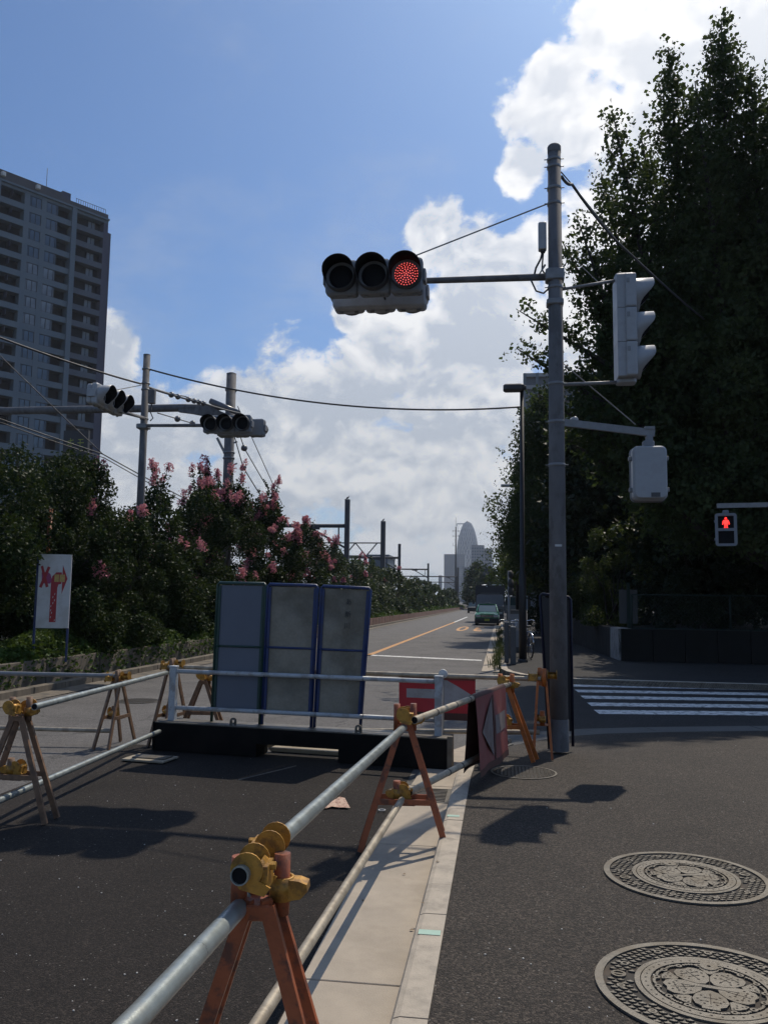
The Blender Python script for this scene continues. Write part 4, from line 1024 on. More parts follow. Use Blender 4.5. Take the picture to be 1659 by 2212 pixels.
# small box with cables
bx_ = at(1171, 512, PY_)
t = thing('junction_box', 'narrow pale box strapped to the left of the main pole near its top', 'junction box', bx_)
MB().rbox((0, 0, 0), (0.088, 0.10, 0.31), 0.02).build('body', M['sigw'], t)
MB().rbox((0.005, 0, -0.165), (0.05, 0.06, 0.03), 0.015).build('gland', M['cable'], t)
MB().path([(0, 0, -.17), (-.02, 0, -.25), (-.07, .02, -.34), (-.09, .05, -.42)], 0.011, 8).build('cable_tail', M['cable'], t)
MB().path([(0.01, 0, -.17), (0.0, 0, -.28), (-.005, .02, -.36), (.03, .05, -.41)], 0.009, 8).build('cable_tail', M['cable'], t)
def cable(label, pts, r=0.012, balls=(), sag=0.0, m='cable', group=None, n=14):
    """pts: (px, py, Y) or vectors; sagging polyline"""
    V = [p if isinstance(p, Vector) else at(*p) for p in pts]
    out = []
    for a, c in zip(V[:-1], V[1:]):
        for i in range(n):
            s = i / n; q = a.lerp(c, s); q.z -= sag * 4 * s * (1 - s) * 1.0; out.append(q)
    out.append(V[-1])
    t = thing('overhead_cable', label, 'cable', V[0], world=True, group=group)
    MB().path(out, r, 6).build('wire', M[m], t)
    for s in balls:
        i = min(int(s * (len(out) - 1)), len(out) - 2); f = s * (len(out) - 1) - i; p = out[i].lerp(out[i + 1], f); k = balls_r[0]
        MB().lathe(p, [(0, -k), (k * .7, -k * .7), (k, 0), (k * .7, k * .7), (0, k)], 12, (out[i + 1] - out[i])).build('insulator', M['insul'], t)
    return t
balls_r = [0.10]
cable('loose cable loop hanging under the lit signal arm', [Vector((PX - .26, PY_, e0.z - .02)), Vector((PX - .20, PY_, e0.z - .16)), Vector((PX - .12, PY_, e0.z - .19)), Vector((PX - .02, PY_, e0.z - .10))], 0.010, n=3)
cable('guy wire with turnbuckle from the main pole down to the lit signal', [(1188, 438, PY_), (888, 556, 8.95)], 0.008, m='steel')
cable('thick dark cable from the main pole top into the big tree', [(1213, 382, PY_), (1235, 398, 9.6), (1330, 520, 12), (1520, 690, 19)], 0.019, sag=0.03)
cable('thin messenger wire beside the thick cable at the main pole top', [(1212, 372, PY_), (1238, 402, 9.7), (1330, 517, 12)], 0.008)
cable('guy wire from the main pole to the pedestrian signal arm', [(1216, 785, PY_), (1372, 917, PY_)], 0.006, m='steel')
cable('short guy wire to the upper bracket of the vertical signal', [(1240, 560, PY_), (1296, 614, PY_)], 0.004, m='steel')
# pedestrian signal seen from behind
pc = at(1401, 1023, PY_)
t = thing('pedestrian_signal', 'pale pedestrian signal box seen from behind, hanging from the lower arm', 'pedestrian signal', pc)
MB().rbox((0, 0, 0), (0.345, 0.16, 0.565), 0.055, axis=1, seg=3).build('housing', M['sigw'], t)
MB().rbox((0, -0.09, 0), (0.315, 0.03, 0.535), 0.05, axis=1, seg=3).build('rear_cover', M['sigw'], t)
MB().rbox((0, 0.10, 0), (0.36, 0.05, 0.58), 0.055, axis=1, seg=3).build('front_door', M['sigh'], t)
for s in (-1, 1):
    for z in (-0.17, 0.16):
        MB().rbox((s * 0.185, 0.02, z), (0.035, 0.06, 0.045), 0.01).build('latch', M['steel'], t)
MB().box((0.045, -0.107, -0.235), (0.09, 0.003, 0.045)).build('rating_plate', M['cab'], t)
b = MB(); b.rbox((0, 0, 0.31), (0.12, 0.10, 0.07), 0.03); b.rbox((0.01, 0, 0.36), (0.07, 0.08, 0.08), 0.02); b.build('hanger', M['sigh'], t)
# camera on the arm
cc = at(1240, 905, PY_)
t = thing('traffic_camera', 'tiny white camera on the pedestrian signal arm beside the main pole', 'camera', cc)
MB().lathe((0, 0.05, 0.0), [(0, -0.06), (0.03, -0.055), (0.034, 0.04), (0.022, 0.055), (0, 0.056)], 14, (0.3, -1, -.1)).build('barrel', M['sigw'], t)
MB().bar((0, 0, -0.03), (0, 0.0, -0.065), 0.02).build('mount', M['steel'], t)
# pedestrian signal with the red figure, across the side street
pr = at(1567.5, 1144, 15.7)
t = thing('pedestrian_signal', 'pedestrian signal showing a red standing figure against the dark trees', 'pedestrian signal', pr, math.radians(-14))
hw, hh = 0.185, 0.298
MB().rbox((0, 0.09, 0), (2 * hw - 0.02, 0.14, 2 * hh - 0.02), 0.05, axis=1, seg=3).build('housing', M['sigh'], t)
b = MB()
for (x0, x1, z0, z1) in ((-hw, -hw + 0.052, -hh + .05, hh - .05), (hw - 0.052, hw, -hh + .05, hh - .05), (-hw + .05, hw - .05, -hh, -hh + 0.045), (-hw + .05, hw - .05, hh - 0.045, hh), (-hw + 0.052, hw - 0.052, -0.025, 0.025)):
    b.bx(x0, x1, -0.03, 0.02, z0, z1)
for sx in (-1, 1):
    for sz in (-1, 1):
        pts = [(0, 0)] + [(0.052 * math.cos(a), 0.052 * math.sin(a)) for a in [i * PI / 8 for i in range(5)]]
        b.prism([(sx * p[0], sz * p[1]) for p in pts], 0.05, (sx * (hw - .052), -0.005, sz * (hh - .052)))
        b.bx(sx * (hw - .052) - .002, sx * (hw - .052) + .002, -.03, .02, sz * (hh - .05), sz * (hh - .048))
o = b.build('front_frame', M['sigh'], t); flatfix(o)
for zc in (0.13, -0.135): MB().box((0, 0.012, zc), (0.27, 0.006, 0.23)).build('lens', M['hood_in'], t)
b = MB(); yf = 0.004
b.lathe((0, yf, 0.205), [(0.020, 0), (0.020, 0.004), (0, 0.005)], 12, (0, -1, 0))
b.prism([(-0.034, 0.178), (0.034, 0.178), (0.040, 0.165), (0.029, 0.09), (-0.029, 0.09), (-0.040, 0.165)], 0.006, (0, yf, 0))
for s in (-1, 1):
    b.prism([(s * 0.038, 0.172), (s * 0.050, 0.160), (s * 0.064, 0.098), (s * 0.050, 0.088), (s * 0.036, 0.130)], 0.006, (0, yf, 0))
    b.prism([(s * 0.004, 0.088), (s * 0.030, 0.088), (s * 0.026, 0.044), (s * 0.038, 0.032), (s * 0.010, 0.030)], 0.006, (0, yf, 0))
o = b.build('red_figure', M['ledman'], t); flatfix(o)
MB().rbox((0, 0.06, hh + 0.03), (0.11, 0.09, 0.06), 0.03).build('hanger', M['sigh'], t)
for z in (0.16, -0.17):
    MB().box((-hw - .008, 0.05, z), (0.02, 0.04, 0.04)).build('latch', M['steel'], t)
am = at(1553, 1092, 15.75)
t = thing('signal_post', 'grey post with a level arm holding the red figure signal', 'pole', (6.6, 15.9, 0), world=True)
MB().tube((6.6, 15.9, 0), (6.6, 15.9, 3.9), 0.075, 0.065, 14).build('shaft', M['steel'], t)
MB().bar(am + Vector((-.03, 0.05, 0)), (6.6, 15.9, am.z + 0.06), 0.05, 0.085).build('arm', M['steel'], t)

# left pole, mast and gantry --------------------------------------------
AY = 19.5; AX = at(308, 1000, AY).x
t = thing('utility_pole', 'slim grey pole rising from the left hedge with signals on its arms', 'pole', (AX, AY, 0.3), world=True)
MB().path([(AX, AY, 0.3), (AX, AY, at(316, 767, AY).z)], [0.105, 0.085], 18).build('shaft', M['polec'], t)
MB().lathe((AX, AY, at(316, 767, AY).z - .02), [(0.087, 0), (0.089, .03), (0, .05)], 16).build('cap', M['polec'], t)
MB().tube((AX, AY, at(320, 919, AY).z), at(436, 919, 17.7), 0.040, n=10).build('arm', M['polec'], t)
MB().tube((AX, AY, at(305, 903, AY).z), at(262, 889, 14.6), 0.036, n=10).build('arm', M['polec'], t)
for py in (798, 829, 842, 905, 918, 928):
    z = at(308, py, AY).z; MB().lathe((AX, AY, z), [(0.09, -0.02), (0.108, -0.018), (0.108, 0.018), (0.09, 0.02)], 14).build('band', M['steel'], t)
b = MB(); zz = at(308, 922, AY).z; b.rbox((AX, AY - .02, zz), (0.30, 0.24, 0.12), 0.03); b.build('arm_clamp', M['steel'], t)
q = at(329, 857, 19.4)
t2 = thing('junction_box', 'small grey box on the right of the slim left pole', 'junction box', q)
MB().rbox((0, 0, 0), (0.17, 0.14, 0.36), 0.03).build('body', M['polec'], t2)
MB().path([(0, 0, -.18), (-.02, 0, -.4), (.05, 0, -.55), (-.02, 0, -.62)], 0.014, 6).build('cable_tail', M['cable'], t2)
BX, BY = -10.23, 30.0
t = thing('catenary_mast', 'thick round railway mast rising from the pink flowering hedge', 'mast', (BX, BY, 0.3), world=True)
MB().path([(BX, BY, 0.3), (BX, BY, 10.1)], [0.205, 0.185], 20).build('shaft', M['polec'], t)
MB().lathe((BX, BY, 10.08), [(0.186, 0), (0.19, .03), (0.1, .07), (0, .08)], 16).build('cap', M['polec'], t)
gz = at(495, 884, BY).z
ge = at(-60, 889, 30.6)
MB().path([(BX, BY, at(495, 880, BY).z), at(395, 881, BY), ge], [0.10, 0.15, 0.15], 14).build('gantry_beam', M['polec'], t)
b = MB(); b.prism([(0, 0), (1.1, -.05), (2.0, -0.42), (1.8, -.62), (0.5, -.35), (0, -.28)], 0.16, at(388, 875, BY - .05)); b.build('gusset', M['polec'], t)
MB().bar(at(400, 880, BY), at(506, 908, BY), 0.12, 0.16).build('strut', M['polec'], t)
MB().tube(at(455, 866, BY - .6), at(516, 892, BY - .6), 0.11, n=10).build('insulated_arm', M['insul'], t)
MB().bar(at(470, 946, BY), at(486, 978, BY), 0.09).build('strut', M['steel'], t)
for py in (978, 990, 843):
    z = at(495, py, BY).z; MB().lathe((BX, BY, z), [(0.2, -.04), (0.225, -.03), (0.225, .03), (0.2, .04)], 16).build('band', M['steel'], t)
for py in (957, 1004): MB().bar(at(505, py, BY - .1), at(513, py - 3, BY - .1), 0.05).build('step_bolt', M['steel'], t)
cable('long sagging cable from the slim left pole to the black street lamp', [(321, 797, AY), (1124, 879, 20.2)], 0.022, sag=0.42, n=30)
cable('black cable from the left edge up to the slim left pole', [(-60, 706, 15.5), (305, 829, AY)], 0.024, sag=0.06)
cable('thin wire crossing before the apartment tower down to the left hedge', [(-40, 728, 22), (224, 982, 24)], 0.016, sag=0.02)
cable('pair of thin wires from the left edge behind the rounded shrub', [(-40, 890, 22), (223, 981, 26), (425, 1090, 34)], 0.02, sag=0.02)
cable('wire just under the pair running from the left edge', [(-40, 897, 22), (226, 989, 26), (420, 1095, 34)], 0.016, sag=0.03)
cable('tight wire from the slim pole to the twin insulator brace', [(238, 845, 17.2), (306, 832, AY)], 0.010)
balls_r[0] = 0.085
cable('cable with a row of round insulators between slim pole and thick mast', [(318, 836, AY), (436, 870, 24), (520, 893, 29)], 0.03, balls=(0.20, 0.26, 0.36, 0.42, 0.47, 0.52), sag=0.02)
cable('second insulator cable lying just above the beaded one', [(318, 834, AY), (400, 856, 23), (470, 880, 28)], 0.018, sag=0.03)
cable('short cable with two ball insulators right of the slim pole', [(341, 892, 19), (428, 918, 22)], 0.014, balls=(0.46, 0.85))
balls_r[0] = 0.13
cable('wire with one ball insulator falling right of the thick mast', [(520, 944, 29.5), (528, 968, 30), (592, 1078, 34)], 0.020, balls=(0.5,), m='mast')
cable('wire with one lower ball insulator falling beside the thick mast', [(506, 940, 29.5), (526, 1010, 30), (566, 1075, 33)], 0.020, balls=(0.5,), m='mast')
cable('plain thin wire falling furthest right of the thick mast', [(514, 878, 30), (610, 1090, 36)], 0.018, m='mast')

# railway gantries further away ------------------------------------------
def mast(px, ytop, Y, armpy, label, truss=False, bird=False, w=0.38):
    p = at(px, ytop, Y); t = thing('catenary_mast', label, 'mast', (p.x, Y, 0.3), world=True, group='railway masts with level booms behind the hedge')
    b = MB(); b.bx(p.x - w / 2, p.x + w / 2, Y - w / 2, Y + w / 2, 0.3, p.z); b.build('post', M['mast'], t)
    za_ = at(px, armpy, Y).z
    if not truss:
        MB().tube((p.x, Y, za_), (p.x - 16, Y, za_ + 0.05), 0.16, n=8).build('boom', M['mast'], t)
        MB().bar((p.x, Y, za_ - 2.1 * .9), (p.x - 3.2, Y, za_ - 0.1), 0.16).build('brace', M['mast'], t)
        MB().bx(p.x - 3.5, p.x - 2.3, Y - .1, Y + .1, za_ - .3, za_ + .05).build('bracket', M['mast'], t)
        MB().bx(p.x - 0.75, p.x - 0.65, Y - .06, Y + .06, za_ - 1.6, za_).build('hanger', M['mast'], t)
    else:
        z1 = za_ - 1.35
        MB().bar((p.x, Y, za_), (p.x - 22, Y, za_), 0.12).build('top_chord', M['mast'], t)
        MB().bar((p.x - 2, Y, z1), (p.x - 22, Y, z1), 0.12).build('bottom_chord', M['mast'], t)
        MB().bar((p.x, Y, z1 - .5), (p.x - 2, Y, z1), 0.12).build('bottom_chord', M['mast'], t)
        x = p.x - 0.6; up = True
        while x > p.x - 21:
            MB().bar((x, Y, za_ if up else z1), (x - 1.15, Y, z1 if up else za_), 0.11).build('lattice', M['mast'], t); x -= 1.15; up = not up
    if bird:
        bt_ = thing('bird', 'small bird perched on top of %s' % ('the nearest square railway mast' if not truss else 'the mast with the lattice boom'), 'bird', (p.x, Y, p.z))
        b = MB(); b.lathe((0, 0, 0.14), [(0, -.17), (.05, -.1), (.08, 0), (.06, .08), (0, .13)], 10, (0.75, 0, 0.5)); b.build('body', M['mast'], bt_)
        b = MB(); b.lathe((0.12, 0, 0.27), [(0, -.05), (.045, 0), (0, .05)], 8); b.build('head', M['mast'], bt_)
        b = MB(); b.bar((-0.10, 0, 0.06), (-0.26, 0, -0.02), 0.06, 0.02); b.build('tail', M['mast'], bt_)
        b = MB(); b.tube((0, .02, 0), (0, .02, .08), .01, n=4); b.tube((0, -.02, 0), (0, -.02, .08), .01, n=4); b.build('legs', M['mast'], bt_)
    return t
mast(751, 1079, 67, 1136, 'nearest square railway mast, its boom reaching left over the pink shrubs', bird=True)
mast(828, 1126, 85, 1173, 'railway mast carrying a boom of lattice girder', truss=True, bird=True, w=0.46)
mast(863, 1175, 119, 1205, 'third railway mast, thinner, just right of the lattice one')
mast(925, 1217, 179, 1230, 'small railway mast standing alone right of the hedge tops')
mast(989, 1226, 245, 1246, 'distant dark railway mast beside the tall antenna mast', w=0.55)
mast(985, 1247, 300, 1258, 'farthest railway mast below the two beside the antenna', w=0.6)
p = at(984.5, 1138, 250)
t = thing('antenna_mast', 'tall thin antenna mast in front of the rounded glass tower', 'mast', (p.x, 250, 0), world=True)
MB().path([(p.x, 250, 0), (p.x, 250, p.z)], [0.34, 0.18], 10).build('pole', M['mast'], t)
MB().tube((p.x, 250, p.z), (p.x, 250, at(984, 1117, 250).z), 0.05, n=6).build('whip', M['mast'], t)
for py in (1147, 1158):
    z = at(984, py, 250).z
    MB().bar((p.x - .95, 250, z), (p.x + .95, 250, z), 0.07).build('crossarm', M['mast'], t)
    for s in (-.9, .9): MB().box((p.x + s, 250, z), (.12, .12, .5)).build('antenna', M['mast'], t)
z = at(984, 1179, 250).z
MB().path([(p.x, 250, z), (p.x - .8, 250, z), (p.x - .8, 250, z + .9)], 0.05, 6).build('antenna', M['mast'], t)
MB().bar((p.x + .55, 250, 6), (p.x + .55, 250, at(984, 1140, 250).z), 0.06).build('ladder', M['mast'], t)

# ================================================================ BUILDINGS
rzb = math.atan2(0.82534, 0.56464)
apt = thing('apartment_tower', 'tall grey blue apartment tower with balconies at the left edge', 'apartment block', (-73.78, 142.25, 0), rzb)
ZR = 72.75; FP = 3.06; NF = 23; UMAX = 44
b = MB()
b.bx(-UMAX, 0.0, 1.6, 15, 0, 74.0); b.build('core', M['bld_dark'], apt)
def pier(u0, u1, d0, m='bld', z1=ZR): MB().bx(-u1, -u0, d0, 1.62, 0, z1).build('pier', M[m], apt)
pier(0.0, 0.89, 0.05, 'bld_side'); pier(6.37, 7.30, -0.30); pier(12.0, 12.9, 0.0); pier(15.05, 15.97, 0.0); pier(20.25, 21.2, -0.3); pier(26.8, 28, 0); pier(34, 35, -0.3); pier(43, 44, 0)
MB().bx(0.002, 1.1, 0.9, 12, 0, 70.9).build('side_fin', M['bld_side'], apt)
MB().bx(-UMAX, 0.05, -0.35, 0.6, ZR, ZR + 0.35).build('cornice', M['bld'], apt)
MB().bx(-UMAX, 0.0, 0.2, 15, ZR + 0.35, 74.1).build('parapet', M['roofm'], apt)
MB().bx(-UMAX, -8.6, 1.4, 12, 74.1, 75.6).build('roof_block', M['roofm'], apt)
MB().bx(-8.5, -6.9, 1.6, 4, 74.1, 76.1).build('roof_hut', M['bld_side'], apt)
for k in range(14): MB().bx(-6.4 + k * 0.45 - .03, -6.4 + k * .45 + .03, 0.3, 0.36, 74.1, 75.0).build('roof_railing', M['winfr'], apt)
MB().bx(-6.5, -0.5, 0.3, 0.36, 74.95, 75.02).build('roof_railing', M['winfr'], apt)
MB().tube((-11.4, 2, 75.5), (-11.4, 2, 79.4), 0.05, n=6).build('antenna', M['mast'], apt)
for u in (13.9, 20.0): MB().rbox((-u, -0.25, 74.0), (0.7, 0.7, 0.75), 0.15).build('roof_lamp', M['signw'], apt)
# shared meshes for windows, balconies
def win_parts(u0, u1, n, hgt, depth, mullions, curt):
    f = MB(); w = u1 - u0
    f.bx(0, w, depth - .05, depth + .1, 0, .07); f.bx(0, w, depth - .05, depth + .1, hgt - .07, hgt)
    for x in mullions: f.bx(x * w - .04, x * w + .04, depth - .06, depth + .1, .07, hgt - .07)
    return f
def mk_window(u0, u1, hgt, mull, glass):
    w = u1 - u0
    f = win_parts(u0, u1, 0, hgt, 0.12, mull, 0).build('window', M['winfr'], apt)
    g_ = MB().bx(0.02, w - .02, 0.13, 0.16, 0.04, hgt - .04).build('pane', M[glass], f)
    return f, g_
protoA = mk_window(12.9, 15.05, 1.92, (0.02, 0.16, 0.56, 0.98), 'bld_win'); protoB = mk_window(9.8, 12.0, 1.95, (0.02, 0.44, 0.86, 0.98), 'bld_win')
protoC = mk_window(1.9, 3.4, 1.9, (0.02, 0.5, 0.98), 'bld_cur')
first = {0: True, 1: True, 2: True}
for fl in range(NF):
    zt = ZR - 0.55 - fl * FP            # head of the openings
    if zt < 3: break
    for (u0, u1, d0, m) in ((0.89, 6.37, 0.08, 'bld_slab'), (12.9, 15.05, 0.02, 'bld'), (7.3, 12.0, 0.02, 'bld'), (15.97, 20.25, 0.02, 'bld'), (21.2, 26.8, .02, 'bld'), (28, 34, .02, 'bld'), (35, 43, .02, 'bld')):
        zlow = zt - FP + 0.001
        MB().bx(-u1, -u0, d0, 1.58, zlow, zt - (2.0 if u0 != 12.9 else 1.93)).build('balcony_parapet', M[m], apt)
    if fl == 0:
        MB().bx(-UMAX, 0, 0.03, 1.58, zt, ZR).build('spandrel', M['bld'], apt)
    for idx, (pr_, u1, dz, dy) in enumerate(((protoA, 15.05, -1.93, 0.0), (protoB, 12.0, -1.99, 0.0), (protoC, 3.4, -2.0, 1.3))):
        f, g_ = pr_
        if fl > 0:
            f2 = f.copy(); COL.objects.link(f2); g2 = g_.copy(); COL.objects.link(g2); g2.parent = f2; f = f2
            if fl in (4, 5, 6, 7) and idx < 2:
                g2.data = g_.data.copy(); g2.data.materials.clear(); g2.data.materials.append(M['bld_cur'])
        f.location = (-u1, dy, zt + dz)
    MB().bx(-20.25 + 2.2, -20.25 + 2.28, 0.2, 1.55, zt - 1.1, zt).build('partition', M['bld_side'], apt) if fl < 16 else None
# yellow letters on a billboard low in front of the tower
t = thing('billboard', 'dark billboard with yellow green letters half hidden by the left hedge', 'billboard', (at(160, 955, 60).x, 60, 0), world=True)
q0, q1 = at(136, 985, 60), at(192, 932, 60)
MB().bx(q0.x, q1.x, 60, 60.3, q0.z - 3, q1.z + 0.1).build('board', M['truckd'], t)
MB().bx(q0.x + .2, q0.x + .4, 60.05, 60.25, 0, q0.z - 3).build('post', M['mast'], t); MB().bx(q1.x - .4, q1.x - .2, 60.05, 60.25, 0, q0.z - 3).build('post', M['mast'], t)
for i, ch in enumerate('\u30ad\u30e2'):
    cu = bpy.data.curves.new('letter', 'FONT'); cu.body = ch; cu.size = 1.0; cu.resolution_u = 2
    tmp = bpy.data.objects.new('tmp', cu); COL.objects.link(tmp); me = textmesh(tmp); bpy.data.objects.remove(tmp)
    pc_ = at(145 + i * 21, 966, 60)
    for v in me.vertices: v.co = Vector((pc_.x - t['_o'][0] + v.co.x * 0.68, -0.02, pc_.z + v.co.y * 0.9))
    me.materials.append(M['yelsign']); o = bpy.data.objects.new('letter', me); COL.objects.link(o); o.parent = t

def block(name, label, px0, px1, ptop, Y, depth, m, rows=0, cols=0, winm='farwin', z0=0, rz=0, cat='building', fp=3.2, step=None):
    a_, c_ = at(px0, ptop, Y), at(px1, ptop, Y)
    t = thing(name, label, cat, ((a_.x + c_.x) / 2, Y, z0)); w = c_.x - a_.x; H = a_.z - z0
    MB().bx(-w / 2, w / 2, 0, depth, 0, H).build('wall', M[m], t)
    MB().bx(-w / 2 - .3, w / 2 + .3, -.3, depth, H, H + 0.8).build('roof', M[m], t)
    if rows:
        proto = None
        for i in range(rows):
            for j in range(cols):
                if proto is None: proto = MB().bx(-w / cols * .3, w / cols * .3, -0.15, 0.2, -fp * .28, fp * .28).build('window', M[winm], t); o = proto
                else: o = proto.copy(); COL.objects.link(o)
                o.location = (-w / 2 + w * (j + .5) / cols, 0, H - fp * (i + .9))
    return t
# block half hidden by the ginkgos
bk = thing('apartment_block', 'pale grey apartment block showing between tree and main pole', 'apartment block', (at(1133, 805, 200).x + 9, 200, 0))
Hh = at(1133, 806, 200).z
MB().bx(-9, 12, 1.2, 16, 0, Hh).build('core', M['farwin'], bk)
for j in range(8): MB().bx(-9 + j * 3 - .35, -9 + j * 3 + .35, 0, 1.2, 0, Hh + .002 * j).build('pier', M['bld'], bk)
for i in range(18): MB().bx(-9, 12, 0.1, 1.19, Hh - 0.9 - i * 3, Hh - i * 3).build('balcony', M['farw'], bk)
# far towers
def lathe_tower():
    c = at(1009.5, 1301, 2050); t = thing('glass_tower', 'rounded bullet shaped glass tower with white lattice bands far away', 'tower', (c.x, 2050, 0))
    H = at(1010, 1124.5, 2050).z; R_ = (at(1033, 1240, 2050).x - at(987, 1240, 2050).x) / 2
    def rad(f): return R_ * (1 - max(0, (f - .45) / .55) ** 2.6) ** 0.6 * (0.95 + .05 * min(1, (1 - f) * 3)) if f < 1 else 0.01
    prof = [(rad(i / 40.), H * i / 40.) for i in range(41)]
    MB().lathe((0, 0, 0), prof, 40).build('glass_shell', M['cocoon'], t)
    b = MB(); n = 22
    for s in (-1, 1):
        for k in range(n):
            pts = []
            for i in range(31):
                f = i / 31.; a = 2 * PI * k / n + s * f * 2.6 + 0.05 * math.sin(i * 2 + k); r = rad(f) + .5
                pts.append((r * math.cos(a), r * math.sin(a), H * f))
            b.path(pts, 0.75, 4, caps=False)
    b.build('lattice_band', M['coband'], t)['kind'] = 'stuff'
    b = MB(); b.bx(-26, -10, -4, 4, H * .96 - 1, H * .96 + 1); b.bx(-27, -25.5, -4, 4, H * .93, H * .96); b.build('roof_crane', M['coband'], t)
lathe_tower()
block('office_tower', 'plain blue grey block left of the rounded tower', 959, 1004, 1198, 1500, 40, 'farb', 24, 9, 'cocoon', fp=3.6)
block('office_tower', 'pale block with rows of dark windows right of the rounded tower', 1018, 1045, 1179, 900, 25, 'farw', 17, 5, 'farwin')
block('office_tower', 'lower pale block stepping down beside the trees', 1045.3, 1063, 1186, 905, 25, 'farw', 16, 3, 'farwin')
block('office_tower', 'thin distant grey tower behind the railway booms', 947, 954, 1244, 1300, 14, 'farb', 0, 0)
block('warehouse', 'low grey building showing above the hedge behind the lattice boom', 796, 838, 1205, 200, 12, 'farb', 1, 5, 'farwin')
block('low_building', 'low pale building at the foot of the railway masts', 1000, 1022, 1229, 420, 20, 'farw', 3, 4, 'farwin')
# ================================================================ STREET FURNITURE ON THE FAR PAVEMENT
lp_ = gnd(1129, 1430, 0)
t = thing('street_lamp', 'tall black street lamp with a flat head, left of the main pole', 'street lamp', (lp_.x, lp_.y, 0), world=True)
LX, LY = lp_.x, lp_.y; LZ = at(1127, 842, LY).z; LX2 = at(1127, 842, LY).x
MB().path([(LX, LY, 0), (LX, LY, 2.2), (LX, LY, 2.25), (LX2, LY, LZ)], [0.10, 0.095, 0.065, 0.052], 14).build('pole', M['lampblk'], t)
MB().lathe((LX, LY, 0), [(0.13, 0), (0.13, 0.05), (0.10, 0.08)], 14).build('base_plate', M['lampblk'], t)
h0, h1 = at(1133, 836, LY), at(1079, 833, LY)
b = MB(); b.rbox(((h0.x + h1.x) / 2 + .04, LY, LZ + 0.05), (abs(h0.x - h1.x) - .1, 0.34, 0.17), 0.08); b.rbox((h0.x - .1, LY, LZ + .05), (0.28, 0.14, 0.10), 0.03); b.build('lamp_head', M['cab'], t)
MB().rbox(((h0.x + h1.x) / 2 - .04, LY, LZ - 0.015), (0.34, 0.24, 0.03), 0.05).build('lens', M['lampg'], t)
for (px, py, Y, n_) in ((1101, 1049, 42, 'second street lamp showing only its head in the ginkgo leaves'), (1098, 1197, 70, 'third street lamp, a small head low in the ginkgo leaves')):
    q = at(px, py, Y); t = thing('street_lamp', n_, 'street lamp', (q.x + 0.35, Y, 0), world=True)
    MB().path([(q.x + .35, Y, 0), (q.x + .35, Y, q.z - .05)], [0.10, 0.05], 10).build('pole', M['lampblk'], t)
    MB().rbox((q.x, Y, q.z), (0.9, 0.30, 0.12), 0.04).build('lamp_head', M['sigw'], t)
# sign post
q = gnd(1100, 1420, 0); PYs = 23.0
t = thing('sign_post', 'grey post with three round road signs seen edge-on by the kerb', 'sign post', (at(1099, 1300, PYs).x, PYs, 0), world=True)
px_ = at(1099, 1300, PYs).x
MB().tube((px_, PYs, 0), (px_, PYs, at(1099, 1233, PYs).z), 0.034, n=12).build('post', M['steel'], t)
for (y0, y1) in ((1233, 1249), (1251, 1270), (1268, 1286)):
    zc = (at(1099, y0, PYs).z + at(1099, y1, PYs).z) / 2; r_ = (at(1099, y0, PYs).z - at(1099, y1, PYs).z) / 2
    MB().lathe((px_ + .055, PYs, zc), [(0, -.008), (r_ * 1.1, -.008), (r_ * 1.1, .008), (0, .008)], 18, (.75, -.6, 0)).build('sign_plate', M['cab'], t)
t = thing('cabinet', 'grey steel utility cabinet behind the bicycles on the far pavement', 'cabinet', (at(1112, 1340, 26).x, 26, 0))
MB().rbox((0, 0, .62), (0.52, 0.34, 1.24), 0.02).build('body', M['cab'], t)
MB().bx(-.28, .28, -.19, .19, 1.24, 1.27).build('roof', M['cab'], t); MB().bx(-.22, .22, -.178, -.170, .15, 1.15).build('door', M['sigh'], t)
for (px, Y, n_) in ((1094, 21.2, 'grey square bollard beside the weeds at the far kerb'), (1108, 20.6, 'grey bollard touching the black street lamp')):
    t = thing('bollard', n_, 'bollard', (at(px, 1400, Y).x, Y, 0), group=None)
    hh_ = 1.0 if px == 1094 else 0.9
    MB().rbox((0, 0, hh_ / 2), (0.11 if px == 1094 else .14, 0.11, hh_), 0.03).build('body', M['cab'], t); MB().rbox((0, 0, hh_), (0.13, 0.13, 0.03), 0.03).build('cap', M['steel'], t)
t = thing('pipe_guard_fence', 'grey pipe guard fence along the far kerb behind the sign post', 'fence', (0.42, 30, 0), world=True)
for k in range(12):
    yy = 24.0 + k * 2.0; MB().tube((0.32, yy, 0), (0.32, yy, 0.85), 0.03, n=8).build('post', M['cab'], t)
for z in (0.45, 0.82): MB().tube((0.32, 24, z), (0.32, 46, z), 0.022, n=8).build('rail', M['cab'], t)
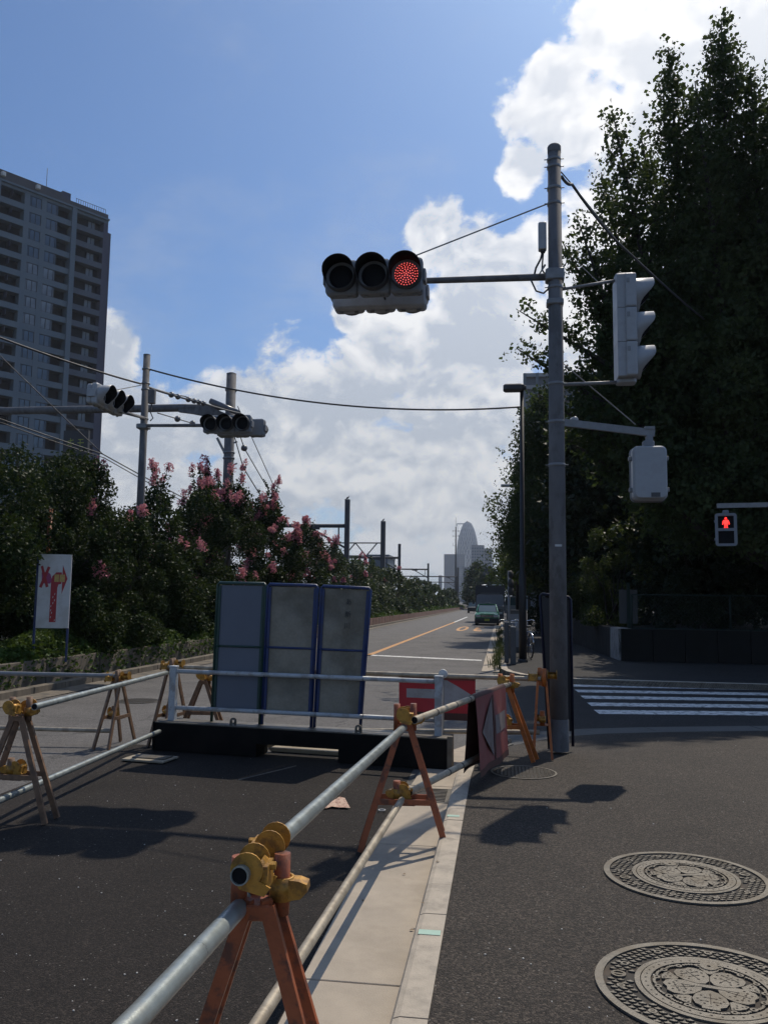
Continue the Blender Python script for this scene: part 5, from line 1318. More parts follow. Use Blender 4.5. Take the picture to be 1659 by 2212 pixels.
# bicycles -----------------------------------------------------------------
def bicycle(loc, rz, label):
    t = thing('bicycle', label, 'bicycle', loc, rz, 'bicycles parked behind the lamp post')
    def wheel(x):
        b = MB(); n = 28; m_ = 6; R_, r_ = 0.32, 0.02; vs = []
        for i in range(n):
            a = 2 * PI * i / n
            for j in range(m_):
                c_ = 2 * PI * j / m_; rr = R_ + r_ * math.cos(c_); vs.append((x + rr * math.cos(a), r_ * math.sin(c_), 0.34 + rr * math.sin(a)))
        b.add(vs, [(i * m_ + j, ((i + 1) % n) * m_ + j, ((i + 1) % n) * m_ + (j + 1) % m_, i * m_ + (j + 1) % m_) for i in range(n) for j in range(m_)], True)
        w = b.build('wheel', M['black'], t)
        b = MB()
        for k in range(12): a = 2 * PI * k / 12; b.tube((x, 0, .34), (x + .305 * math.cos(a), 0, .34 + .305 * math.sin(a)), 0.0022, n=4, caps=False)
        b.tube((x, -.04, .34), (x, .04, .34), .02, n=8); b.build('spokes', M['chrome'], w)
    wheel(-.52); wheel(.55)
    b = MB(); seat, head, bb = (-.20, 0, .78), (.34, 0, .86), (-.05, 0, .30)
    for p_, q_ in ((seat, bb), (bb, (.38, 0, .70)), ((-.16, 0, .62), head), (bb, (-.52, .03, .34)), ((-.18, 0, .68), (-.52, .03, .34)), (head, (.40, 0, .62))): b.tube(p_, q_, .017, n=8)
    b.build('frame', M['bikeblu'], t)
    MB().path([(.34, 0, .86), (.41, 0, .60), (.55, 0, .34)], .015, 8).build('fork', M['chrome'], t)
    MB().path([(.18, -.28, 1.0), (.30, -.22, 1.02), (.33, 0, .97), (.30, .22, 1.02), (.18, .28, 1.0)], .012, 8).build('handlebar', M['chrome'], t)
    MB().tube((.34, 0, .84), (.33, 0, .98), .014, n=8).build('stem', M['chrome'], t)
    b = MB(); b.rbox((-.22, 0, .85), (.25, .16, .06), .05); b.build('saddle', M['black'], t)
    MB().tube((-.20, 0, .76), (-.21, 0, .84), .014, n=8).build('seat_post', M['chrome'], t)
    b = MB()
    for x in (.44, .53, .62, .71): b.path([(x, -.15, .95), (x, -.11, .72), (x, .11, .72), (x, .15, .95)], .004, 4)
    for z in (.74, .84, .94): b.path([(.43, -.14, z), (.72, -.14, z), (.72, .14, z), (.43, .14, z), (.43, -.14, z)], .004, 4)
    b.build('basket', M['chrome'], t)
    MB().path([(-.52 + .36 * math.cos(a), 0, .34 + .36 * math.sin(a)) for a in [PI * (0.15 + .8 * i / 8) for i in range(9)]], .022, 6).build('mudguard', M['chrome'], t)
    b = MB(); b.path([(-.62, -.07, .72), (-.25, -.07, .72), (-.25, .07, .72), (-.62, .07, .72), (-.62, -.07, .72)], .007, 5); b.tube((-.55, 0, .34), (-.5, 0, .72), .007, n=5); b.build('luggage_rack', M['chrome'], t)
    b = MB(); b.lathe((-.05, 0, .30), [(.07, -.02), (.07, .02)], 12, (0, 1, 0)); b.bar((-.05, -.06, .30), (.10, -.06, .22), .015); b.bar((-.05, .06, .30), (-.2, .06, .38), .015); b.build('crankset', M['chrome'], t)
    return t
bp = at(1128, 1380, 23.6)
bicycle((bp.x + .10, 23.4, 0), math.radians(101), 'dark bicycle whose wheel shows right of the black lamp pole')
bicycle((bp.x - .38, 23.2, 0), math.radians(84), 'bicycle whose handlebar gleams left of the black lamp pole')
# taxi ---------------------------------------------------------------------
def car_section(pts_by_y, name, m, t):
    """loft of symmetric half sections [(y, [(x,z)...])]"""
    b = MB(); vs = []; n = None
    for y, half in pts_by_y:
        ring = [(x, y, z) for x, z in half] + [(-x, y, z) for x, z in reversed(half)]
        n = len(ring); vs += ring
    fs = [(i * n + k, i * n + (k + 1) % n, (i + 1) * n + (k + 1) % n, (i + 1) * n + k) for i in range(len(pts_by_y) - 1) for k in range(n)]
    fs += [tuple(range(n))[::-1], tuple(range((len(pts_by_y) - 1) * n, len(pts_by_y) * n))]
    b.add(vs, fs); o = b.build(name, m, t); flatfix(o); return o
def wheel_mb(t, x, y, r, w=0.19):
    s = 1 if x > 0 else -1
    b = MB(); b.lathe((x, y, r), [(r * .62, -w / 2), (r * .95, -w / 2), (r, -w / 3), (r, w / 3), (r * .95, w / 2), (r * .62, w / 2)], 24, (1, 0, 0)); wh = b.build('wheel', M['black'], t)
    b = MB(); b.lathe((x, y, r), [(0, s * w * .4), (r * .3, s * w * .45), (r * .62, s * w * .42)], 16, (1, 0, 0)); b.build('hubcap', M['chrome'], wh)
tx = at(1051.5, 1348, 58)
t = thing('taxi', 'green and black taxi parked facing the camera in the right lane', 'taxi', (tx.x, 58.0, RZ))
def sec(y, zb, zt, w, tum=0.06): return (y, [(w - .03, zb), (w, zb + .15), (w, zb + (zt - zb) * .6), (w - .02, zt - .06), (w - tum - .05, zt), (w * .45, zt + .015)])
car_section([sec(0, .30, .74, .80), sec(.12, .24, .80, .84), sec(1.15, .22, .90, .85), sec(3.5, .22, .95, .85), sec(4.4, .24, .93, .84), sec(4.6, .34, .80, .80)], 'body', M['taxi'], t)
car_section([(y, [(w, z), (w - .02, z + .02)] + [(w - .1, zt_ - .05), (w - .2, zt_)]) for (y, w, z, zt_) in ((1.15, .80, .90, .93), (1.85, .78, .92, 1.38), (2.3, .78, .93, 1.45), (3.1, .78, .94, 1.44), (3.95, .78, .95, .97))], 'cabin', M['glass'], t)
b = MB(); b.rbox((0, 2.45, 1.445), (1.18, 1.15, .05), .12); b.build('roof', M['taxi'], t)
for s in (-1, 1):
    MB().bar((s * .74, 1.12, .93), (s * .60, 1.86, 1.42), .05, .05).build('pillar', M['taxi'], t)
    MB().bar((s * .74, 3.95, .95), (s * .60, 3.1, 1.42), .06, .06).build('pillar', M['taxi'], t)
    b = MB(); b.rbox((s * .60, -0.01, .64), (.30, .06, .16), .02, axis=1); b.build('headlight', M['lampg'], t)
    b = MB(); b.rbox((s * .93, 1.35, .98), (.16, .07, .12), .03); b.build('wing_mirror', M['carblk'], t)
    wheel_mb(t, s * .74, .85, .30); wheel_mb(t, s * .74, 3.6, .30)
b = MB(); b.rbox((0, -.04, .36), (1.68, .14, .26), .05); b.build('front_bumper', M['carblk'], t)
b = MB(); b.rbox((0, 4.62, .40), (1.66, .14, .26), .05); b.build('rear_bumper', M['carblk'], t)
b = MB(); b.rbox((0, -.012, .64), (.86, .05, .17), .02, axis=1); b.build('grille', M['carblk'], t)
for k in range(4): MB().bx(-.42, .42, -.045, -.035, .575 + k * .04, .583 + k * .04).build('grille_bar', M['chrome'], t)
MB().bx(-.17, .17, -.125, -.115, .31, .46).build('number_plate', M['yelsign'], t)
MB().bx(-.75, .75, -.08, 4.5, .13, .24).build('sill', M['carblk'], t)
b = MB(); b.rbox((0, 2.2, 1.52), (.34, .14, .10), .03); b.build('roof_lamp', M['truckw'], t)
MB().bx(-.5, .5, .05, .10, .815, .822).build('bonnet_edge', M['chrome'], t)
# truck --------------------------------------------------------------------
trx = at(1058, 1300, 66)
t = thing('truck', 'dark tipper truck with an open cab door parked behind the green taxi', 'truck', (trx.x, 65.5, RZ))
W2 = 1.08
car_section([(0, [(W2 - .04, .45), (W2, .55), (W2, 1.25), (W2 - .02, 1.3)]), (.12, [(W2 - .02, .42), (W2 + .01, .55), (W2 + .01, 1.30), (W2, 1.36)]), (.35, [(W2, .42), (W2 + .01, .6), (W2 - .05, 2.1), (W2 - .15, 2.18)]), (1.6, [(W2, .42), (W2 + .01, .6), (W2 - .04, 2.12), (W2 - .15, 2.2)])], 'cab', M['truckw'], t)
b = MB(); b.prism([(-.92, 1.28), (.92, 1.28), (.85, 2.02), (-.85, 2.02)], .04, (0, .19, 0), (1, 0, 0), (0, .22, 1)); b.build('windscreen', M['glass'], t)
MB().bx(-.95, .95, -.03, 0.02, .86, 1.06).build('grille', M['carblk'], t)
b = MB(); b.rbox((0, -.05, .52), (2.12, .16, .26), .04); b.build('bumper', M['truckd'], t)
for s in (-1, 1):
    MB().rbox((s * .80, -.02, .78), (.28, .05, .17), .03, axis=1).build('headlight', M['lampg'], t)
    MB().rbox((s * 1.28, .12, 1.62), (.15, .07, .36), .03).build('wing_mirror', M['carblk'], t)
    wheel_mb(t, s * .90, .95, .40, .24); wheel_mb(t, s * .86, 3.9, .40, .42)
b = MB(); b.bx(-1.13, 1.13, 1.75, 5.2, .95, 2.75); b.build('load_box', M['truckd'], t)
b = MB(); b.bx(-1.16, 1.16, 1.70, 1.76, .9, 2.95); b.build('headboard', M['truckd'], t)
for s in (-1, 1): MB().bx(s * 1.13, s * 1.17, 1.76, 5.2, 2.0, 2.95).build('side_board', M['truckd'], t)
MB().bx(-.75, .75, .4, 1.0, 2.22, 2.34).build('roof_visor', M['cab'], t)
MB().bx(-.5, .5, 1.0, 5.2, .45, .93).build('chassis', M['carblk'], t)
b = MB()
for k in range(46):
    x, y = random.uniform(-1.0, 1.0), random.uniform(1.8, 4.8); b.box((x, y, 2.86 + random.uniform(-.05, .12)), (random.uniform(.15, .4), random.uniform(.15, .4), random.uniform(.03, .12)), Matrix.Rotation(random.uniform(0, 3), 3, 'Z') @ Matrix.Rotation(random.uniform(-.5, .5), 3, 'X'))
b.build('load_sheet', M['debris'], t)
dt = MB(); dt.prism([(0, .75), (.95, .75), (.98, 1.35), (.92, 2.08), (.10, 2.08), (0, 1.35)], .06, (W2 + .04, .25, 0), (1, -.12, 0)); do = dt.build('cab_door', M['truckw'], t)
MB().prism([(.10, 1.38), (.90, 1.38), (.86, 2.0), (.15, 2.0)], .07, (W2 + .04, .25, 0), (1, -.12, 0)).build('door_glass', M['glass'], do)
# a dark car beyond, at the end of the road
t = thing('parked_car', 'small dark car far off left of the truck', 'car', (at(1022, 1318, 120).x, 120, RZ))
car_section([sec(0, .30, .80, .80), sec(.2, .24, .88, .84), sec(3.6, .22, .95, .85), sec(4.2, .34, .80, .80)], 'body', M['carblk'], t)
car_section([(y, [(w, z), (w - .02, z + .02)] + [(w - .1, zt_ - .05), (w - .2, zt_)]) for (y, w, z, zt_) in ((.9, .80, .88, .93), (1.5, .78, .92, 1.5), (3.0, .78, .93, 1.5), (3.8, .78, .9, .97))], 'cabin', M['glass'], t)
for s in (-1, 1): wheel_mb(t, s * .74, .8, .30); wheel_mb(t, s * .74, 3.4, .30)
# overhead road sign over the distant road
q0, q1 = at(1043, 1242, 150), at(1072, 1229, 150)
t = thing('road_sign', 'grey back of an overhead road sign above the truck', 'road sign', (q1.x + .6, 150, 0), world=True)
MB().bx(q0.x, q1.x, 150, 150.1, q0.z, q1.z).build('board', M['cab'], t); MB().bar(((q0.x + q1.x) / 2, 150.15, (q0.z + q1.z) / 2), (q1.x + .6, 150.15, (q0.z + q1.z) / 2), .12).build('arm', M['cab'], t)
MB().bx(q0.x + .8, q1.x - .3, 149.95, 149.99, q0.z + .3, q0.z + .42).build('stripe', M['winfr'], t)
MB().tube((q1.x + .6, 150.15, 0), (q1.x + .6, 150.15, q1.z), .12, n=10).build('post', M['cab'], t)

# left hedge sign and orange pole ------------------------------------------
sb = at(113, 1362, 14)
t = thing('notice_board', 'white board with a red forked arrow, its left branch crossed out', 'sign', (sb.x - .0, 14.0, 0.34), math.radians(16))
wS, z0_, z1_ = 0.56, 0.60, 1.92
MB().bx(-wS / 2, wS / 2, -0.012, 0.012, z0_, z1_).build('board', M['signw'], t)
for x in (-wS / 2 - .03, wS / 2 - .02): MB().bar((x, .035, 0), (x, .035, z1_ - .05), .035, .035).build('post', M['blue'], t)
def sp(u, v): return ((u - .5) * wS, z0_ + (1 - v) * (z1_ - z0_))
def shape(name, pts, m, off):
    b = MB(); b.prism([sp(*p) for p in pts], 0.001, (0, -0.0135 - off, 0)); o = b.build(name, m, t); return o
shape('arrow_stem', [(.40, .92), (.40, .38), (.43, .30), (.55, .245), (.72, .245), (.72, .40), (.63, .41), (.60, .46), (.60, .92)], M['signr'], 0.0)
shape('arrow_head', [(.74, .145), (.90, .33), (.74, .54)], M['signr'], 0.0015)
shape('left_branch', [(.40, .38), (.38, .40), (.30, .40), (.12, .40), (.10, .25), (.28, .24), (.37, .27), (.42, .34)], M['signp'], 0.0012)
shape('cross_bar', [(.06, .17), (.13, .155), (.33, .44), (.25, .455)], M['signr'], 0.003)
shape('cross_bar', [(.28, .165), (.36, .18), (.12, .46), (.04, .445)], M['signr'], 0.0045)
for (u0, u1) in ((.50, .64), (.66, .82)):
    shape('faded_patch', [(u0, .275), (u1, .275), (u1, .375), (u0, .375)], M['signo'], 0.0030)
for k in range(9):
    u, v = random.uniform(.42, .58), .52 + k * .045 + random.uniform(-.01, .01); shape('torn_spot', [(u, v), (u + .02, v - .004), (u + .012, v + .02), (u - .01, v + .026)], M['signw'], 0.002)
q = at(108, 1140, 15.5)
t = thing('marker_pole', 'rusty orange pole standing inside the left hedge above the sign', 'pole', (q.x, 15.5, 0.3))
MB().tube((0, 0, 0), (0, 0, 2.95), 0.045, n=10).build('shaft', M['orange'], t)
MB().lathe((0, 0, 2.93), [(0.046, 0), (0.05, 0.02), (0, 0.04)], 10).build('cap', M['orange'], t)

# litter and small debris ----------------------------------------------------
q = gnd(727, 1742, RZ)
t = thing('litter_paper', 'torn pinkish printed paper lying on the dark asphalt', 'litter', (q.x, q.y, RZ - .006))
pts = [(-.085, -.035), (-.045, .015), (-.025, .045), (.0, .058), (.035, .055), (.095, -.028), (.06, -.024), (.02, -.026), (-.02, -.022), (-.05, -.042), (-.07, -.045)]
b = MB(); n = len(pts); pts = [(p[0] * 1.25, p[1] * 2.1) for p in pts]; hz_ = [.006 + .30 * max(0, p[1]) + .012 * abs(math.sin(i * 1.7)) for i, p in enumerate(pts)]
b.add([(0, 0, .016)] + [(p[0], p[1], hz_[i]) for i, p in enumerate(pts)], [(0, i + 1, (i + 1) % n + 1) for i in range(n)]); o = b.build('sheet', M['paper'], t); flatfix(o)
q = gnd(825, 1752, RZ)
b = MB(); ring_mb(b, .022, .028, .006, .005, 16); o = b.build('rubber_ring', M['signw']); o.location = (q.x, q.y, RZ + .005); tag(o, 'small pale ring lying by the gutter stand', 'litter')
lv = [(873, 1889, 1), (785, 1946, 1), (912, 1951, 0), (945, 1862, 0), (938, 1690, 0), (890, 2010, 1), (760, 1600, 1), (902, 1978, 1), (960, 1880, 0), (868, 1845, 1), (950, 1870, 0)]
for i, (px, py, road) in enumerate(lv[:7]):
    z = RZ + .008 if road else 0.004
    q = gnd(px, py, z); s = random.uniform(.010, .018)
    b = MB(); b.add([(-s, 0, 0.001), (-.3 * s, -.6 * s, .006), (s * .9, -.1 * s, .002), (.2 * s, .7 * s, .007), (-.4 * s, .6 * s, .004)], [(0, 1, 2, 3, 4)])
    o = b.build('fallen_leaf', M['leafd']); o.location = q; o.rotation_euler = (0, 0, i * 1.3)
    tag(o, 'brown dry leaf ' + ['midway down the gutter slab', 'on the gutter nearest the low rail', 'against the kerb base in the gutter', 'on the kerb top beside the gutter stand', 'on the kerb near the folded banner', 'lowest on the gutter near the frame bottom', 'on the road under the black beam'][i], 'leaf', 'dry leaves along the kerb')
b = MB()
for k in range(130):
    px, py = random.uniform(-50, 1700), random.uniform(1600, 2230); z = 0.0
    q = gnd(px, py, 0)
    if q.x < -.27:
        q = gnd(px, py, RZ - .007)
    if -.85 < q.x < -.25: continue
    s = random.uniform(.0018, .0045); b.box((q.x, q.y, q.z + s * .4), (s * 2, s * 1.4, s), Matrix.Rotation(random.uniform(0, 3), 3, 'Z'))
o = b.build('grit', M['glassbit']); tag(o, 'pale grit scattered over the asphalt', 'grit', None, 'stuff')

# ================================================================ RIGHT BANK: wall, fence, terrace
def wallrun(t, a, c, h, lean, n, m, pale=()):
    a, c = Vector(a), Vector(c); d = (c - a) / n; nn = Vector((-(c - a).y, (c - a).x, 0)).normalized()
    for i in range(n):
        p0, p1 = a + d * i + d.normalized() * .008, a + d * (i + 1) - d.normalized() * .008
        b = MB(); off = nn * lean; up = Vector((0, 0, h))
        b.add([p0, p1, p1 + off + up, p0 + off + up, p0 + off + nn * .35, p1 + off + nn * .35, p1 + off + nn * .35 + up, p0 + off + nn * .35 + up],
              [(0, 1, 2, 3), (5, 4, 7, 6), (3, 2, 6, 7), (1, 5, 6, 2), (4, 0, 3, 7), (0, 4, 5, 1)])
        b.build('stone_slab', M['palestone'] if i in pale else M[m], t)
t = thing('stone_wall', 'dark leaning stone wall with a few pale slabs at the right', 'wall', (3.0, 23.5, 0), world=True)
wallrun(t, (3.15, 23.0, 0), (2.78, 32.5, 0), 0.84, -0.30, 14, 'darkstone', (0, 1))
wallrun(t, (16, 22.3, 0), (3.15, 23.0, 0), 0.84, -0.18, 16, 'darkstone')
for o in [o for o in COL.objects if o.parent == t]: flatfix(o)
sheet('terrace', [(3.42, 23.25), (40, 22.2), (40, 62), (3.1, 62), (3.1, 33)], 0.80, M['soil'], 0.9)
def fence(a, c, z0, h, n, label):
    a, c = Vector(a), Vector(c); t = thing('mesh_fence', label, 'fence', a, world=True)
    for i in range(n + 1):
        p = a.lerp(c, i / n); MB().tube((p.x, p.y, z0), (p.x, p.y, z0 + h), .025, n=8).build('post', M['wiregr'], t)
    for z in (z0 + .05, z0 + h): MB().tube((a.x, a.y, z), (c.x, c.y, z), .018, n=6).build('rail', M['wiregr'], t)
    b = MB(); L = (c - a).length; k = int(L / .12)
    for i in range(k):
        for s in (0, 1):
            u0 = i / k; u1 = min(1, max(0, u0 + (1 if s else -1) * (h - .05) / L)); p, q_ = a.lerp(c, u0), a.lerp(c, u1)
            b.bar((p.x, p.y, z0 + .05), (q_.x, q_.y, z0 + h), .005)
    b.build('wire_mesh', M['wiregr'], t)['kind'] = 'stuff'
fence((3.5, 23.3, 0), (16, 22.55, 0), .8, 0.95, 5, 'dark green mesh fence on top of the stone wall')
t = thing('gate_post', 'greenish white rusty panel post at the end of the mesh fence', 'post', (3.55, 24.2, .8))
MB().bx(-.04, .04, -.04, .04, 0, 1.3).build('post', M['wiregr'], t); MB().bx(-.25, .25, .045, .06, .15, 1.1).build('panel', M['cab'], t)
# person-sized sign panel far right background omitted: nothing readable there

# ================================================================ VEGETATION
def tree(name, label, base, leaders, nleaf, size, m, cat='tree', trunk=0.22, group=None, sd=1, spread=0.16, low=0.12, up=(15, 48), asp=0.75, bark=True, pw=0.8, bd=7.0):
    """leaders: (x0,y0,z0, x1,y1,z1, R) foliage cones round inclined stems"""
    global rng
    rng = np.random.default_rng(sd); rnd = random.Random(sd)
    t = thing(name, label, cat, base, 0, group); bx0, by0, bz0 = base
    wood = MB(); C_all = []; tot = sum(l[6] * (l[5] - l[2]) * l[6] for l in leaders)
    br_list = []
    for (x0, y0, z0, x1, y1, z1, R_) in leaders:
        p0, p1 = Vector((x0 - bx0, y0 - by0, z0 - bz0)), Vector((x1 - bx0, y1 - by0, z1 - bz0)); Lh = (p1 - p0).length
        zt_ = min(p0.z * .6, 2.2); kk = .45 if len(leaders) > 8 else .55
        if not br_list: wood.path([(0, 0, 0), (.02, 0, zt_ * .5), (0, 0, zt_ + .3)], [trunk, trunk * .85, trunk * .7], 10)
        wood.path([(0, 0, zt_), p0 * .5 + Vector((0, 0, zt_ * .5)), p0, p0.lerp(p1, .5), p1], [trunk * kk, trunk * kk * .8, trunk * kk * .55, trunk * .18, 0.012], 7)
        nb = int(8 + Lh * bd * max(.6, R_ / 1.6))
        for i in range(nb):
            f = (i + rnd.random()) / nb; s = p0.lerp(p1, f)
            az = i * 2.399 + rnd.uniform(-.4, .4); el = math.radians(rnd.uniform(*up) + 28 * f)
            Lb = R_ * ((1 - f) ** pw) * rnd.uniform(.62, 1.12) + 0.12
            d = Vector((math.cos(az) * math.cos(el), math.sin(az) * math.cos(el), math.sin(el)))
            e = s + d * Lb + Vector((0, 0, -0.12 * Lb * (1 - f)))
            br_list.append((s, e, Lb, R_ * Lh))
            if Lb > .7: wood.path([s, s.lerp(e, .55) + Vector((0, 0, .03)), e], [0.012 + .018 * Lb * (1 - f), .012, .005], 5, False)
    wsum = sum(b_[2] ** 1.35 for b_ in br_list)
    for (s, e, Lb, _) in br_list:
        k = max(6, int(nleaf * Lb ** 1.35 / wsum)); u = rng.random(k) ** .75
        u = low + (1.04 - low) * u
        A_, B_ = np.array(s), np.array(e)
        # leaves sit on short spurs in bunches
        nc = max(2, k // 7); cu_ = low + (1.04 - low) * rng.random(nc) ** .75; cj = rng.normal(size=(nc, 3)) * (spread * (.5 + .55 * Lb / 2.0))
        idx = rng.integers(0, nc, k)
        pos = A_ + (B_ - A_) * cu_[idx][:, None] + cj[idx] + rng.normal(size=(k, 3)) * size * .85
        C_all.append(pos)
    Cc = np.concatenate(C_all); V, F, r = leafcloud(Cc, size, .45, 0, asp)
    npmesh('crown', V, F, M[m], t, r)
    if bark: wood.build('trunk', M['bark'], t)
    return t
TB = (7.9, 23.9, 0.8)
def L_(px, py, Y, bx_, by_, z0, R_): p = at(px, py, Y); return (bx_, by_, z0, p.x, p.y, p.z, R_)
tree('ginkgo_tree', 'huge dark ginkgo with pointed tops filling the upper right', TB, [
    L_(1557, 42, 20, 5.5, 20.3, 4.6, 2.5), L_(1443, 104, 19.6, 4.6, 20, 5.4, 2.0), L_(1322, 240, 19.3, 4.0, 19.8, 6.2, 1.45), L_(1620, 145, 19.2, 6.1, 19.6, 6, 1.7),
    L_(1298, 372, 20.6, 3.9, 20.6, 5.6, 1.5), L_(1246, 470, 19.5, 3.5, 19.8, 5.4, 1.2), L_(1690, 190, 20.5, 7.4, 20.6, 5.5, 2.2), L_(1385, 300, 21, 4.8, 21, 6, 1.3), L_(1500, 175, 18.9, 5.2, 19.2, 6, 1.3), L_(1655, 230, 18.8, 6.8, 19.2, 6, 1.5),
    L_(1122, 672, 19.5, 4.2, 19.7, 6.0, 0.95), L_(1115, 752, 19.4, 4.0, 19.5, 5.0, 1.05), L_(1160, 850, 19.2, 4.0, 19.3, 4.2, 1.1), L_(1213, 520, 19.8, 3.8, 20, 5.6, 1.2), L_(1190, 930, 19.6, 4.2, 19.7, 3.6, 1.1), (4.4, 19.4, 3.2, 1.7, 19.2, 6.2, 1.3), (5.6, 20, 2.8, 2.8, 18.6, 5.2, 1.5), (5.6, 20, 2.8, 4.6, 18.4, 6.6, 1.9), (6, 20, 2.8, 7.2, 18.6, 6.6, 2.0), (6, 20.6, 3, 9.0, 20.6, 9, 2.4), (5.6, 20.4, 3, 5.0, 21.5, 9.5, 2.4), (5, 20.4, 3.2, 2.6, 21.0, 9.0, 1.4), (5.6, 20.4, 3, 6.6, 22, 10.5, 2.2)],
    290000, 0.102, 'leaf_tree', sd=3, trunk=0.34, spread=0.19, pw=0.88, bd=6.0, up=(2, 38))
# ginkgo row along the far pavement
row = [(1.95, 36.5, 10.6, 3.0, 60000, 'first ginkgo of the row beyond the black street lamp'), (2.0, 46, 9.9, 2.9, 34000, 'second ginkgo of the row behind the first'), (1.9, 58, 9.6, 2.9, 24000, 'third ginkgo of the row, its outline under the second'),
       (1.7, 74, 9.0, 2.8, 16000, 'fourth ginkgo of the row above the truck'), (1.5, 95, 8.6, 2.7, 8000, 'farthest ginkgo of the row at the end of the street')]
for i, (x, y, h, R_, n, lab) in enumerate(row):
    tree('ginkgo_tree', lab, (x, y, 0), [(x, y, 2.4, x - .1, y, h, R_), (x, y, 2.6, x - .9, y - .3, h * .90, R_ * .62), (x, y, 2.6, x + 1.0, y + .3, h * .86, R_ * .7), (x, y, 2.2, x - .9, y, h * .6, R_ * .62), (x, y, 2.2, x - .5, y - .2, h * .5, R_ * .7)],
         n, 0.115 + .0016 * (y - 36), 'leaf_tree', sd=11 + i, trunk=.16, spread=.24, pw=.6, group='ginkgo trees in a row along the far pavement')
# dark wood behind the fence
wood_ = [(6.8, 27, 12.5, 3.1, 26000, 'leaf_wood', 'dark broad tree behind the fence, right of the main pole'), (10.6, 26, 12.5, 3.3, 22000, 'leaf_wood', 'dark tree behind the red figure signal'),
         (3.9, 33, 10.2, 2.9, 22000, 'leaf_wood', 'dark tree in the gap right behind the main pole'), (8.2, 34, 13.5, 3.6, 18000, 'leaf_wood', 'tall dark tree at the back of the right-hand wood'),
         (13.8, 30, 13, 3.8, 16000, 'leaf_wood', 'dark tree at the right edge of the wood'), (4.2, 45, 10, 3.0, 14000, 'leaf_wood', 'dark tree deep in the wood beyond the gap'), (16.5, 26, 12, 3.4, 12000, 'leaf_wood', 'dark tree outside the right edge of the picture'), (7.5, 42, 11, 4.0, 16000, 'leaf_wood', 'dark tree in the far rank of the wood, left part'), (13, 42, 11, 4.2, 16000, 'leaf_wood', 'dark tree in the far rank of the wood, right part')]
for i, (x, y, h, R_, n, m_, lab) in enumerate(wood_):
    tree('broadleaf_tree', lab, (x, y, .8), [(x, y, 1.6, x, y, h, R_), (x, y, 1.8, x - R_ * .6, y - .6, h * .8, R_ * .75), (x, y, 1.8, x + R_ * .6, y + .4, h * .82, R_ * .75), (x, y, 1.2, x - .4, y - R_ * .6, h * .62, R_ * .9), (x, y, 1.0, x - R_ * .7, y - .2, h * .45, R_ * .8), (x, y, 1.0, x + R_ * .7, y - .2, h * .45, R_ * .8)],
         int(n * 1.35), 0.215, m_, sd=31 + i, trunk=.2, spread=.30, pw=.5)
